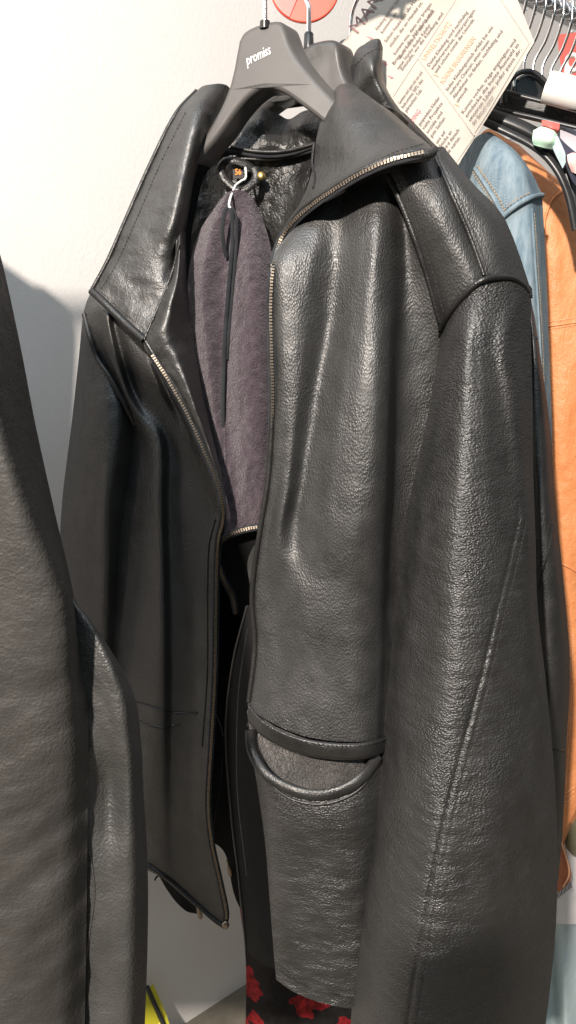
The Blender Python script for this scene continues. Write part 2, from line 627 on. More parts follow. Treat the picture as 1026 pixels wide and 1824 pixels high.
def stitches(mb, pts, m, pitch=0.0042, r=0.00035, n=None):
    L = plen(pts)
    k = max(2, int(L / pitch))
    Q = path(pts, k * 3)
    for i in range(k):
        mb.tube(Q[3 * i:3 * i + 3], r, m, 4)


def zipper(name, pts, parent, tooth=0.0027, w=0.0024, out=(0.1, -0.95, 0.25), tape=0.0038):
    L = plen(pts)
    k = int(L / tooth)
    Q = path(pts, k)
    T = np.gradient(Q, axis=0)
    T /= np.linalg.norm(T, axis=1, keepdims=True)
    mb = MB()
    o = np.array(out, float)
    for i in range(k):
        s = np.cross(T[i], o); s /= np.linalg.norm(s)
        h = np.cross(s, T[i])
        w2 = w * (1.0 + 0.12 * random.uniform(-1, 1))
        c = Q[i] + s * random.uniform(-.00015, .00015)
        mb.box(c, T[i] * tooth * 0.30, s * w2 * 0.62, h * 0.0012, 0)
        mb.box(c + s * w2 * .45, T[i] * tooth * 0.36, s * w2 * 0.22, h * 0.0015, 0)
    mb.tube(Q + o / np.linalg.norm(o) * -0.0016, tape, 1, 8, 0.25)
    return mb.build(name, [M['brass'], M['cord']], parent, smooth=False)


# ------------------------------------------------------------------ the black leather jacket
JK = thing('leather_jacket', 'black grained leather jacket hanging open in front, big pocket below, fleece pouch inside', 'jacket', P(560, 900, .80))
LE, CR, SM, WR, SE = M['leather'], M['crinkled'], M['smooth'], M['wrinkled'], M['seam']

# back of the jacket with its dark lining
rows = [
    [(322, 235, .93), (400, 262, .945), (480, 262, .95), (560, 258, .93), (680, 290, .86), (790, 300, .765)],
    [(180, 545, .955), (300, 500, .97), (450, 500, .975), (600, 500, .96), (760, 500, .89), (932, 530, .765)],
    [(135, 900, .965), (270, 900, .975), (420, 900, .975), (590, 900, .96), (760, 900, .89), (944, 900, .785)],
    [(160, 1300, .96), (280, 1300, .97), (400, 1300, .965), (520, 1300, .94), (720, 1300, .88), (960, 1300, .78)],
    [(200, 1490, .95), (310, 1495, .955), (395, 1512, .945), (436, 1630, .91), (600, 1770, .86), (930, 1770, .77)],
]
n = Net(rows, 60, 60, rel(.006, 9, 3, 2))
mb = MB(); mb.sheet(n.G, .004, 0, mback=1)
mb.build('back_panel', [M['lining'], LE], JK)

# front panel on the viewer's right
rows = [
    [(490, 445, .745), (530, 400, .752), (565, 370, .755), (600, 350, .755), (630, 335, .75), (655, 322, .745), (675, 312, .74), (690, 306, .735), (702, 300, .733)],
    [(484, 480, .738), (508, 468, .732), (552, 455, .733), (600, 440, .741), (645, 425, .722), (670, 412, .715), (692, 402, .722), (716, 388, .738), (731, 380, .729)],
    [(483, 580, .734), (506, 580, .726), (543, 578, .726), (588, 572, .737), (630, 560, .715), (661, 550, .705), (692, 538, .713), (720, 520, .739), (768, 500, .731)],
    [(487, 700, .733), (506, 700, .723), (530, 700, .721), (566, 697, .731), (613, 690, .706), (655, 685, .695), (690, 680, .703), (715, 674, .738), (798, 650, .743)],
    [(478, 850, .733), (493, 850, .725), (514, 850, .718), (543, 850, .7255), (597, 850, .701), (648, 848, .690), (685, 845, .700), (708, 840, .738), (775, 830, .750)],
    [(462, 950, .735), (478, 950, .728), (498, 950, .717), (528, 950, .7225), (587, 950, .699), (642, 950, .690), (679, 950, .701), (702, 950, .737), (755, 950, .750)],
    [(448, 1060, .737), (465, 1060, .730), (495, 1060, .722), (540, 1060, .706), (590, 1060, .697), (640, 1060, .694), (676, 1060, .703), (696, 1060, .735), (740, 1060, .748)],
    [(454, 1150, .735), (468, 1155, .727), (498, 1160, .716), (540, 1165, .703), (590, 1170, .695), (640, 1172, .692), (675, 1172, .702), (692, 1172, .722), (730, 1170, .74)],
    [(441, 1256, .725), (464, 1276, .713), (505, 1298, .699), (545, 1312, .690), (595, 1320, .684), (640, 1321, .683), (668, 1318, .69), (685, 1316, .71), (715, 1314, .73)],
]
frR = Net(rows, 130, 260, rel(.0016, 30, 9, 1, .0005, (90, 60)))
mb = MB(); mb.sheet(frR.G, .0028, 0, mback=1)
# rolled welt above the pocket mouth
wl = [(442, 1272, .7205), (466, 1298, .707), (505, 1320, .694), (545, 1333, .6845), (595, 1340, .6785), (640, 1340, .6775), (668, 1334, .6845), (690, 1326, .706)]
rows = [[(a[0], a[1] - 17 + dy, a[2] + dd) for a in wl] for dy, dd in ((0, .0022), (4, .0002), (10, -.0008), (18, -.0012), (26, -.0008), (29, .0012), (30, .007))]
w = Net(rows, 90, 18, rel(.0006, 60, 40, 3))
mb.sheet(w.G, .003, 2, mback=1)
stitches(mb, [(a[0], a[1] - 12, a[2] - .0045) for a in wl], 3)
# front edge turn-in along the zip
ed = [(484, 470, .737), (482, 560, .733), (486, 690, .732), (479, 840, .731), (463, 945, .733), (449, 1055, .735), (454, 1150, .733), (443, 1250, .724)]
mb.tube(path(ed, 120), .0026, 2, 8)
FR = mb.build('front_panel', [LE, M['lining'], SE, M['thread']], JK)

# pocket with a shearling lining
rows = [
    [(447, 1335, .716), (470, 1376, .701), (520, 1404, .687), (570, 1412, .681), (625, 1395, .681), (650, 1375, .684), (676, 1345, .70)],
    [(458, 1400, .713), (490, 1432, .695), (530, 1447, .683), (580, 1452, .676), (630, 1442, .676), (660, 1430, .684), (695, 1420, .71)],
    [(472, 1500, .716), (500, 1510, .701), (545, 1520, .691), (590, 1525, .682), (635, 1520, .680), (665, 1515, .69), (695, 1510, .71)],
    [(480, 1600, .717), (508, 1610, .702), (552, 1620, .694), (595, 1625, .688), (635, 1622, .686), (660, 1618, .694), (690, 1610, .71)],
    [(487, 1690, .717), (515, 1705, .705), (555, 1718, .697), (600, 1725, .692), (635, 1725, .691), (655, 1723, .697), (680, 1720, .71)],
    [(492, 1745, .717), (520, 1765, .706), (558, 1782, .70), (600, 1793, .695), (632, 1797, .695), (652, 1797, .70), (678, 1795, .71)],
]


def pocket_rel(u, v, px, py, d):
    X, Z = (px - 513) / F * d, (912 - py) / F * d
    r = .0018 * nz(X * 45 + Z * 25, Z * 70 - X * 20, 9) * (0.3 + v)
    r += .0009 * nz(X * 110, Z * 190, 4) * v
    return r


pk = Net(rows, 100, 190, pocket_rel)
mb = MB(); mb.sheet(pk.G, .004, 0)
rim = [(446, 1300, .7185), (450, 1338, .712), (474, 1379, .696), (518, 1406, .683), (565, 1416, .677), (610, 1407, .6765), (646, 1384, .681), (674, 1346, .698)]
mb.tube(path(rim, 90), .0054, 1, 12, 0.42)
rim2 = [(x + (8 if x < 500 else 0), y + 17, d - .0015) for x, y, d in rim[1:]]
mb.tube(path(rim2, 90), .0012, 1, 8, .7)
stitches(mb, [(x, y + 8, d - .0012) for x, y, d in rim2], 2, .0036)
hem = [(x, y - 22, d) for x, y, d in pk.on([(492, 1748), (520, 1767), (558, 1784), (600, 1795), (640, 1798)], 40, .001)]
mb.tube(path(hem, 70), .0012, 1, 6)
stitches(mb, [(x, y - 4, d - .001) for x, y, d in hem], 3, .0036, .0004)
PK = mb.build('pocket', [CR, SE, M['thread'], M['thread']], JK)
rows = [[(440, 1265, .732), (500, 1300, .715), (570, 1320, .705), (640, 1320, .703), (690, 1310, .718)],
        [(445, 1310, .728), (505, 1350, .704), (570, 1365, .696), (630, 1360, .696), (685, 1340, .716)],
        [(455, 1370, .73), (510, 1410, .706), (570, 1430, .698), (630, 1420, .70), (685, 1390, .716)]]
sl = Net(rows, 60, 40, rel(.003, 60, 60, 8))
mb = MB(); mb.sheet(sl.G, .003, 0)
rng = random.Random(3)
for k in range(3200):
    i, j = rng.randrange(1, 36), rng.randrange(1, 58)
    p = sl.G[i, j] + np.array([rng.uniform(-.002, .002), 0, rng.uniform(-.002, .002)])
    d1 = np.array([rng.uniform(-1, 1), -rng.uniform(.2, .8), rng.uniform(-1, .6)])
    d1 /= np.linalg.norm(d1)
    d2 = np.array([rng.uniform(-1, 1), -rng.uniform(0, .6), rng.uniform(-1, .4)])
    L = rng.uniform(.003, .007)
    q = [p, p + d1 * L * .5, p + (d1 * .5 + d2 * .5) * L]
    mb.tube(q, [.00024, .0002, .00006], k % 2, 3, cap=False)
mb.build('pocket_lining', [M['shearling'], M['hair']], PK)

# shoulder yoke on the viewer's right
rows = [
    [(686, 308, .728), (710, 295, .720), (735, 285, .720), (758, 280, .722), (775, 278, .727)],
    [(720, 378, .721), (744, 364, .707), (766, 352, .701), (788, 346, .702), (804, 345, .706)],
    [(754, 478, .721), (776, 455, .705), (798, 437, .696), (818, 428, .695), (838, 424, .700)],
    [(783, 582, .727), (800, 552, .709), (820, 524, .698), (841, 504, .692), (862, 496, .694)],
    [(784, 596, .734), (803, 566, .716), (826, 538, .704), (845, 518, .698), (862, 510, .699)],
]
yk = Net(rows, 70, 130, rel(.0013, 30, 25, 12))
mb = MB(); mb.sheet(yk.G, .003, 0)
l1 = yk.on([(690, 312), (720, 375), (755, 474), (783, 574)], 40, .0006)
mb.tube(path(l1, 80), .0026, 1, 8)
stitches(mb, yk.on([(702, 308), (733, 372), (766, 468), (790, 556)], 40, .0004), 2)
stitches(mb, yk.on([(716, 302), (746, 366), (778, 458), (802, 545)], 40, .0003), 2)
# back half of the shoulder
rows = [
    [(772, 268, .729), (780, 262, .735), (790, 261, .75)],
    [(803, 345, .705), (824, 330, .710), (842, 326, .735)],
    [(836, 420, .699), (872, 392, .706), (900, 392, .735)],
    [(862, 494, .693), (905, 488, .702), (946, 518, .738)],
    [(862, 510, .699), (904, 506, .707), (944, 532, .742)],
]
bs = Net(rows, 50, 120, rel(.0012, 30, 30, 13))
mb.sheet(bs.G, .003, 0)
sm = [(774, 276, .7255), (803, 342, .7035), (836, 418, .6975), (862, 490, .6915)]
mb.tube(path(sm, 70), .0018, 1, 8)
stitches(mb, [(x + 9, y - 4, d - .0012) for x, y, d in sm], 2)
# arm-hole piping
ah = [(784, 586, .7275), (800, 558, .711), (826, 526, .697), (860, 499, .6895), (904, 494, .698), (930, 506, .715), (943, 522, .738)]
mb.tube(path(ah, 90), [.0027 - .0013 * max(0, (i - 45) / 45) for i in range(90)], 1, 10)
stitches(mb, [(x - 4, y - 10, d + .0005) for x, y, d in ah[:4]], 2)
mb.build('shoulder_yoke', [LE, SE, M['thread']], JK)

# sleeve on the viewer's right
rows = [
    [(785, 590, .736), (800, 562, .715), (826, 530, .70), (862, 503, .693), (905, 500, .699), (932, 512, .716), (946, 530, .74)],
    [(777, 650, .738), (798, 632, .702), (828, 614, .679), (852, 606, .679), (876, 605, .682), (908, 605, .688), (946, 605, .738)],
    [(762, 740, .737), (785, 736, .698), (822, 730, .667), (860, 725, .667), (893, 720, .679), (920, 720, .689), (949, 720, .738)],
    [(738, 850, .737), (768, 850, .694), (815, 848, .657), (865, 845, .659), (905, 840, .678), (930, 840, .693), (950, 840, .735)],
    [(716, 960, .734), (752, 960, .688), (808, 958, .649), (870, 955, .652), (916, 950, .674), (938, 950, .691), (954, 955, .725)],
    [(703, 1080, .727), (742, 1080, .68), (802, 1080, .641), (868, 1080, .643), (918, 1080, .665), (942, 1080, .685), (958, 1082, .718)],
    [(690, 1230, .717), (732, 1230, .668), (795, 1230, .631), (862, 1230, .633), (922, 1230, .652), (956, 1230, .677), (974, 1230, .712)],
    [(668, 1400, .707), (712, 1400, .657), (778, 1400, .621), (850, 1400, .621), (910, 1400, .634), (962, 1400, .668), (989, 1400, .705)],
    [(650, 1540, .702), (695, 1540, .651), (765, 1540, .614), (840, 1540, .614), (900, 1540, .629), (962, 1540, .667), (993, 1540, .705)],
    [(635, 1680, .697), (680, 1680, .646), (750, 1680, .609), (825, 1680, .609), (892, 1680, .627), (955, 1680, .667), (988, 1680, .703)],
    [(622, 1860, .692), (668, 1860, .642), (735, 1860, .605), (810, 1860, .605), (878, 1860, .624), (940, 1860, .664), (968, 1860, .70)],
]


def sleeve_rel(u, v, px, py, d):
    X, Z = (px - 513) / F * d, (912 - py) / F * d
    lo = min(1, max(0, (v - .22) / .4))
    r = .0017 * nz(X * 28, Z * 9, 21)
    r += .0011 * lo * nz(X * 22 + Z * 14, Z * 95, 22)
    r += .0005 * lo * nz(X * 90, Z * 210, 23)
    # puckers beside the long seam
    xs = np.interp(py, [925, 1010, 1090, 1190, 1290, 1400, 1510, 1620, 1740, 1860], [924, 905, 885, 862, 835, 805, 780, 758, 738, 720])
    if py > 900:
        a = math.exp(-((px - xs - 18) / 26) ** 2)
        r += .0012 * a * nz(X * 20, Z * 170, 24)
        g = math.exp(-((px - xs) / 3.6) ** 2)
        r += .0020 * g
        g2 = math.exp(-((px - xs - 15) / 3.0) ** 2)
        r += .0005 * g2
    if v < .5:   # soft creases fanning from the shoulder
        xc = np.interp(py, [540, 653, 800, 960], [852, 856, 862, 868])
        r -= .0008 * math.exp(-((px - xc) / 12) ** 2) * (1 - v / .5)
    return r


sv = Net(rows, 170, 330, sleeve_rel)
mb = MB(); mb.sheet(sv.G, .003, 0, tube=.10)
sp = [(924, 925), (905, 1010), (885, 1090), (862, 1190), (835, 1290), (805, 1400), (780, 1510), (758, 1620), (738, 1740), (721, 1850)]
stitches(mb, sv.on([(x + 15, y) for x, y in sp], 90, .0002), 1, .0040)
mb.build('sleeve', [CR, M['thread']], JK)

# collar: right flap, left flap and the stand behind the neck
mb = MB()
rows = [
    [(592, 168, .86), (600, 154, .85), (612, 149, .845), (625, 150, .845), (637, 156, .85), (645, 165, .86)],
    [(575, 205, .835), (595, 200, .80), (620, 197, .785), (650, 194, .783), (678, 191, .79), (696, 199, .815)],
    [(563, 250, .82), (595, 248, .782), (630, 245, .757), (670, 240, .745), (710, 231, .747), (738, 236, .768)],
    [(558, 295, .812), (590, 298, .776), (630, 292, .742), (680, 277, .718), (730, 260, .706), (766, 259, .712)],
    [(540, 350, .795), (572, 338, .764), (610, 325, .735), (655, 302, .711), (705, 279, .698), (770, 266, .699)],
    [(498, 428, .762), (534, 378, .75), (580, 345, .728), (636, 311, .707), (695, 287, .695), (767, 277, .693)],
]
cR = Net(rows, 110, 90, rel(.0016, 22, 30, 31))
mb.sheet(cR.G, .005, 0)
mb.tube(path([(500, 425, .760), (534, 376, .748), (580, 343, .726), (636, 309, .705), (690, 285, .694), (715, 281, .690), (745, 277, .689), (768, 274, .690), (774, 266, .697)], 90), .0034, 1, 10)
stitches(mb, cR.on([(560, 352), (610, 318), (660, 291), (705, 270), (755, 256)], 40, .0004), 2, .0042)
mb.tube(path(cR.on([(559, 255), (556, 292), (561, 315), (558, 335)], 20, .001), 20), .0012, 1, 6)
# left flap
rows = [
    [(352, 160, .90), (362, 153, .893), (378, 150, .89), (392, 149, .893), (404, 152, .90), (412, 160, .915)],
    [(312, 203, .885), (328, 200, .866), (347, 202, .852), (364, 208, .855), (377, 218, .872), (386, 230, .895)],
    [(268, 290, .875), (290, 292, .857), (314, 295, .840), (333, 298, .836), (345, 301, .853), (350, 306, .885)],
    [(228, 380, .865), (252, 387, .847), (280, 394, .834), (306, 400, .824), (324, 402, .838), (331, 405, .872)],
    [(193, 460, .857), (215, 470, .845), (240, 479, .836), (265, 486, .829), (287, 491, .826), (306, 492, .829)],
    [(163, 518, .853), (182, 535, .843), (203, 555, .836), (222, 574, .829), (240, 591, .822), (257, 605, .815)],
]


def lap_rel(u, v, px, py, d):
    X, Z = (px - 513) / F * d, (912 - py) / F * d
    r = .0030 * nz(X * 28 + Z * 8, Z * 22, 41) * (.4 + v)
    r += .0012 * nz(X * 60, Z * 75, 42)
    return r


cL = Net(rows, 100, 130, lap_rel)
mb.sheet(cL.G, .004, 0)
mb.tube(path([(163, 518, .851), (182, 535, .840), (222, 574, .826), (257, 605, .812)], 60), .0042, 1, 10, .8)
mb.tube(path([(350, 162, .90), (312, 205, .883), (268, 292, .873), (228, 382, .863), (193, 462, .855), (164, 516, .852)], 90), .0024, 1, 8)
stitches(mb, cL.on([(330, 200), (285, 292), (245, 385), (208, 468), (180, 515)], 60, .0005), 2)
stitches(mb, cL.on([(180, 520), (222, 558), (258, 588)], 30, .0006), 2)
# stand behind the neck
rows = [
    [(448, 200, .925), (468, 193, .915), (495, 203, .918), (515, 212, .92), (540, 198, .912), (562, 196, .90), (585, 205, .89)],
    [(432, 222, .915), (462, 215, .900), (490, 228, .912), (512, 238, .905), (535, 222, .893), (560, 222, .888), (582, 232, .88)],
    [(420, 246, .908), (455, 245, .902), (488, 252, .900), (512, 254, .898), (535, 246, .892), (560, 244, .885), (580, 252, .88)],
    [(409, 262, .905), (450, 268, .902), (488, 272, .90), (515, 270, .895), (538, 264, .89), (560, 258, .885), (580, 262, .88)],
]
st = Net(rows, 90, 60, rel(.0045, 36, 36, 51, .0005, (110, 90)))
mb.sheet(st.G, .003, 3)
mb.tube(path([(411, 262, .900), (450, 269, .897), (488, 271, .895), (520, 267, .889), (562, 256, .88)], 50), .0022, 1, 8)
mb.tube(path([(404, 268, .901), (450, 277, .898), (490, 279, .896), (525, 273, .89), (560, 262, .882)], 50), .0016, 4, 8)
mb.build('collar', [SM, SE, M['thread'], WR, M['cord']], JK)

# facing turned out below the left collar flap
rows = [
    [(316, 415, .836), (324, 412, .842), (331, 412, .872)],
    [(304, 490, .8285), (318, 492, .815), (333, 500, .855)],
    [(257, 606, .814), (300, 590, .804), (344, 605, .848)],
    [(281, 648, .809), (320, 640, .802), (351, 650, .842)],
    [(319, 708, .806), (341, 700, .800), (363, 712, .836)],
    [(358, 790, .806), (369, 782, .801), (381, 790, .83)],
    [(385, 855, .809), (391, 850, .805), (397, 855, .826)],
    [(398, 905, .813), (400, 905, .81), (404, 905, .822)],
]
fc = Net(rows, 50, 150, lambda u, v, px, py, d: .0035 * nz((px - 513) / F * d * 30, (912 - py) / F * d * 32 + .4, 61) + .001 * nz(px * .05, py * .05, 62))
mb = MB(); mb.sheet(fc.G, .003, 0)
mb.tube(path([(319, 436, .827), (304, 492, .8265), (257, 605, .8115)], 40), .0014, 1, 8)
stitches(mb, fc.on([(285, 622), (322, 675), (348, 735), (372, 795)], 40, .0005), 2)
mb.tube(path([(260, 608, .8125), (283, 646, .8075), (322, 706, .8045), (360, 790, .8045), (386, 855, .8075), (399, 905, .8115)], 80), .0024, 1, 8)
mb.build('facing', [SM, SE, M['thread']], JK)

# front panel on the viewer's left
rows = [
    [(165, 530, .905), (183, 528, .895), (200, 538, .885), (215, 548, .879), (230, 560, .878), (246, 575, .870), (258, 585, .862), (270, 595, .855)],
    [(155, 575, .90), (175, 565, .888), (192, 572, .874), (205, 580, .882), (224, 592, .872), (245, 602, .866), (258, 612, .857), (270, 625, .845)],
    [(186, 680, .90), (206, 688, .886), (222, 690, .872), (236, 690, .884), (258, 690, .870), (282, 690, .862), (298, 692, .868), (312, 702, .838)],
    [(225, 780, .902), (243, 785, .890), (262, 785, .868), (281, 785, .857), (300, 785, .866), (322, 785, .862), (340, 788, .853), (356, 793, .838)],
    [(205, 900, .902), (232, 900, .890), (262, 900, .866), (285, 900, .852), (303, 900, .864), (344, 905, .858), (372, 908, .850), (396, 912, .839)],
    [(190, 1060, .902), (222, 1060, .888), (258, 1060, .866), (288, 1060, .850), (306, 1060, .863), (340, 1060, .862), (364, 1060, .853), (384, 1060, .841)],
    [(185, 1220, .90), (217, 1220, .884), (255, 1220, .863), (288, 1220, .850), (308, 1220, .860), (340, 1220, .858), (362, 1220, .851), (383, 1220, .843)],
    [(185, 1400, .90), (215, 1400, .882), (250, 1400, .862), (285, 1400, .853), (308, 1400, .860), (335, 1400, .856), (356, 1400, .849), (373, 1400, .843)],
    [(190, 1500, .90), (220, 1515, .882), (255, 1535, .866), (288, 1545, .857), (312, 1546, .859), (340, 1545, .857), (363, 1540, .851), (383, 1530, .845)],
    [(200, 1518, .90), (235, 1532, .882), (265, 1546, .87), (292, 1566, .861), (320, 1590, .860), (345, 1612, .857), (378, 1640, .852), (403, 1655, .846)],
]
frL = Net(rows, 90, 220, rel(.0022, 26, 8, 71, .0005, (90, 60)))
mb = MB(); mb.sheet(frL.G, .003, 0, mback=1)
mb.tube(path(frL.on([(240, 1250), (262, 1256), (290, 1266), (322, 1270), (352, 1271)], 30, .0003), 40), .0012, 2, 8)
mb.tube(path(frL.on([(248, 1284), (285, 1296), (320, 1290)], 20, .0), 20), .0016, 2, 8, .6)
mb.tube(path(frL.on([(384, 925), (372, 975), (370, 1060), (369, 1200), (360, 1330)], 40, .0002), 50), .0009, 2, 6)
mb.tube(path(frL.on([(262, 1540), (305, 1570), (345, 1606), (380, 1637), (402, 1652)], 30, .0006), 40), .003, 2, 8)
FL = mb.build('front_panel', [LE, M['lining'], SE], JK)
# hem rib hanging below
rows = [[(262, 1530, .885), (300, 1560, .88), (330, 1585, .878), (360, 1610, .876)],
        [(280, 1556, .89), (302, 1588, .885), (332, 1602, .883), (356, 1622, .88)],
        [(292, 1566, .892), (305, 1596, .887), (330, 1622, .885), (352, 1628, .882)]]
h = Net(rows, 40, 20, rel(.003, 60, 20, 73))
mb = MB(); mb.sheet(h.G, .004, 0)
mb.tube(path([(288, 1558, .885), (279, 1562, .884), (276, 1568, .883)], 8), .0012, 0, 5)
mb.build('hem_band', M['lining'], JK)

# sleeve on the viewer's left
rows = [
    [(172, 500, .925), (174, 508, .91), (178, 520, .90), (183, 540, .90), (188, 560, .91)],
    [(150, 552, .93), (153, 572, .91), (160, 598, .90), (168, 622, .896), (173, 640, .905)],
    [(140, 640, .94), (156, 650, .905), (178, 662, .888), (198, 675, .885), (216, 692, .897)],
    [(128, 750, .95), (150, 752, .905), (182, 752, .879), (212, 752, .875), (241, 752, .90)],
    [(110, 900, .955), (138, 900, .915), (170, 900, .884), (194, 900, .872), (234, 900, .908)],
    [(107, 1020, .96), (135, 1020, .92), (165, 1020, .892), (192, 1020, .876), (222, 1020, .912)],
    [(115, 1200, .96), (140, 1200, .92), (165, 1200, .893), (190, 1200, .885), (214, 1200, .912)],
    [(130, 1450, .96), (150, 1450, .925), (170, 1450, .90), (190, 1450, .893), (210, 1450, .915)],
]
sL = Net(rows, 60, 160, rel(.0028, 30, 12, 81, .0006, (80, 90)))
mb = MB(); mb.sheet(sL.G, .003, 0, tube=.05)
mb.tube(path([(150, 560, .905), (160, 600, .893), (172, 636, .89), (196, 672, .880), (220, 715, .876), (240, 756, .885)], 50), .0030, 1, 8)
mb.build('sleeve', [LE, SE], JK)

# leather facing inside the right front, and the folded inner edge
rows = [[(452, 972, .757), (466, 966, .75), (478, 965, .745)], [(441, 1000, .765), (458, 1000, .757), (470, 1000, .745)], [(444, 1035, .765), (456, 1035, .757), (466, 1035, .745)], [(455, 1080, .76), (460, 1080, .755), (464, 1080, .745)]]
k = Net(rows, 20, 30, rel(.001, 60, 60, 55))
mb = MB(); mb.sheet(k.G, .003, 0)
rows = [[(440, 1078, .80), (452, 1085, .775), (470, 1090, .752)], [(415, 1180, .83), (440, 1180, .79), (470, 1180, .755)], [(402, 1300, .86), (430, 1300, .81), (462, 1300, .76)],
        [(412, 1450, .86), (438, 1450, .81), (480, 1450, .76)], [(425, 1560, .86), (448, 1580, .81), (490, 1590, .76)], [(438, 1690, .86), (462, 1715, .81), (500, 1730, .76)]]
k2 = Net(rows, 40, 90, rel(.004, 30, 10, 56))
mb.sheet(k2.G, .003, 1)
mb.tube(path([(440, 1080, .798), (415, 1180, .828), (402, 1300, .858), (412, 1450, .858), (425, 1560, .858), (438, 1690, .858)], 60), .0016, 0, 8)
mb.tube(path(k2.on([(441, 1120), (425, 1240), (423, 1400), (440, 1560)], 30, .0005), 40), .001, 0, 6)
mb.build('inner_facing', [SM, M['lining']], FR)

# zips
zR = [(752, 272, .6865), (722, 279, .6865), (690, 288, .690), (640, 311, .7015), (590, 342, .7185), (548, 372, .738), (515, 404, .752), (496, 437, .754), (486, 480, .7345), (482, 545, .7305), (484, 640, .729), (486, 700, .7295), (484, 770, .7315), (480, 850, .736)]
zipper('zipper', zR, JK, .0028, .0021)
zL = [(272, 634, .806), (300, 678, .8025), (335, 741, .801), (363, 803, .801), (386, 858, .804), (397, 905, .808), (396, 932, .816), (388, 970, .828), (385, 1060, .8345), (383, 1200, .836), (376, 1330, .836), (371, 1430, .836), (377, 1500, .838), (392, 1570, .839), (403, 1625, .840), (400, 1648, .841)]
ZL = zipper('zipper', zL, JK, .0029, .0022)
mb = MB(); mb.ball(P(402, 1648, .838), .0045, 0, 10, (1.0, .6, 1.3)); mb.build('zip_end', M['brass'], ZL)


def pull(px, py, d):
    mb = MB()
    c = np.array(P(px, py, d))
    mb.tube([c + [0, 0, .006], c + [.001, -.002, 0], c + [.0015, -.001, -.005]], .0016, 0, 8)
    q = [c + [.001, 0, -.004], c + [.0025, 0, -.010], c + [.004, .0, -.018], c + [.0045, 0, -.021]]
    mb.tube(q, [.0018, .0030, .0032, .0014], 0, 8, .45)
    return mb.build('zip_pull', M['brass'], JK)


pull(351, 1612, .868)
pull(405, 1538, .93)

# inside the neck: leather yoke, hanging loop, size label and stud
rows = [
    [(385, 285, .925), (420, 276, .914), (470, 281, .908), (515, 276, .903), (555, 268, .893)],
    [(362, 320, .93), (405, 315, .917), (465, 320, .912), (515, 315, .905), (552, 310, .89)],
    [(350, 370, .932), (400, 365, .918), (460, 370, .916), (505, 370, .902), (535, 365, .885)],
    [(340, 430, .935), (395, 430, .925), (455, 430, .922), (500, 430, .908), (520, 430, .89)],
    [(336, 520, .94), (395, 520, .93), (455, 520, .93), (505, 520, .915), (530, 520, .90)],
]
iy = Net(rows, 100, 110, rel(.0060, 38, 30, 91, .0007, (100, 95)))
mb = MB(); mb.sheet(iy.G, .003, 0)
mb.tube(path([(398, 283, .905), (430, 283, .902), (480, 284, .90), (520, 279, .895), (556, 270, .885)], 60), .0018, 1, 8)
NY = mb.build('neck_lining', [WR, SE], JK)
mb = MB()
loop = [(454, 304, .897), (440, 294, .895), (418, 286, .895), (402, 288, .896), (394, 299, .897), (398, 314, .896), (410, 328, .894), (426, 338, .892), (440, 334, .891), (455, 322, .893)]
Q = path(loop, 60)
mb.tube(Q, .0044, 0, 10, .35)
mb.tube(path([(a[0] * .92 + 34, a[1] * .92 + 25, a[2] - .0012) for a in loop], 60), .0009, 0, 6)
mb.tube(path([(454, 298, .896), (458, 312, .895), (452, 326, .893)], 12), .0048, 0, 8, .35)
LP = mb.build('hanging_loop', SE, JK)
mb = MB()
q = [P(414, 291, .9015), P(415, 318, .9005), P(434, 318, .899), P(434, 294, .8995)]
mb.prism(q, (0, .001, 0), 0)
V, Fs = text_mesh('56', .02)
o0 = np.array([418.5, 311.5]); s = 11.5
mb.add([P(o0[0] + x * s, o0[1] - y * s * 1.35 - x * 0.6, .8988) for x, y, z in V], Fs, 1)
mb.build('size_label', [M['label'], M['orange_ink']], LP, smooth=False)
mb = MB(); mb.ball(P(465, 314, .893), .0040, 0, 14, (1, .5, 1)); mb.tube(np.array([P(465, 314, .8935), P(465, 314, .899)]), .0046, 0, 14)
mb.build('snap_stud', M['gold'], NY)
# loose thread ends by the zip
mb = MB()
mb.tube(path([(383, 1270, .832), (392, 1290, .83), (398, 1312, .83)], 14), .0003, 0, 4)
mb.tube(path([(396, 1345, .86), (393, 1400, .86), (384, 1450, .86), (379, 1500, .86)], 20), .0003, 0, 4)
mb.build('loose_thread', M['thread'], JK)

# ------------------------------------------------------------------ fleece pouch hanging inside the jacket
FP = thing('fleece_pouch', 'plum grey fleece pouch hanging inside the open black leather jacket', 'pouch', P(420, 640, .85))
rows = [
    [(390, 358, .872), (404, 344, .866), (420, 338, .863), (435, 341, .865), (450, 353, .868), (459, 368, .874)],
    [(350, 425, .876), (375, 420, .853), (403, 420, .862), (425, 420, .857), (452, 420, .853), (480, 430, .872)],
    [(333, 520, .876), (360, 520, .848), (396, 520, .861), (425, 520, .850), (458, 520, .845), (494, 525, .87)],
    [(340, 640, .871), (370, 640, .848), (397, 640, .858), (425, 640, .846), (462, 640, .845), (497, 640, .868)],
    [(365, 750, .866), (385, 750, .848), (404, 750, .853), (430, 750, .845), (465, 750, .844), (497, 750, .865)],
    [(384, 850, .862), (400, 850, .847), (420, 850, .847), (440, 850, .842), (468, 850, .843), (492, 850, .86)],
    [(388, 955, .855), (402, 952, .845), (420, 947, .842), (440, 941, .84), (468, 936, .84), (492, 932, .855)],
]
fl = Net(rows, 110, 260, rel(.005, 34, 14, 101, .0012, (150, 120)))
mb = MB(); mb.sheet(fl.G, .003, 0, tube=.02)
mb.tube(path(fl.on([(424, 385), (418, 470), (412, 560), (402, 680), (400, 760), (402, 830)], 60, -.0002), 80), .0014, 0, 6)
rng = random.Random(5)
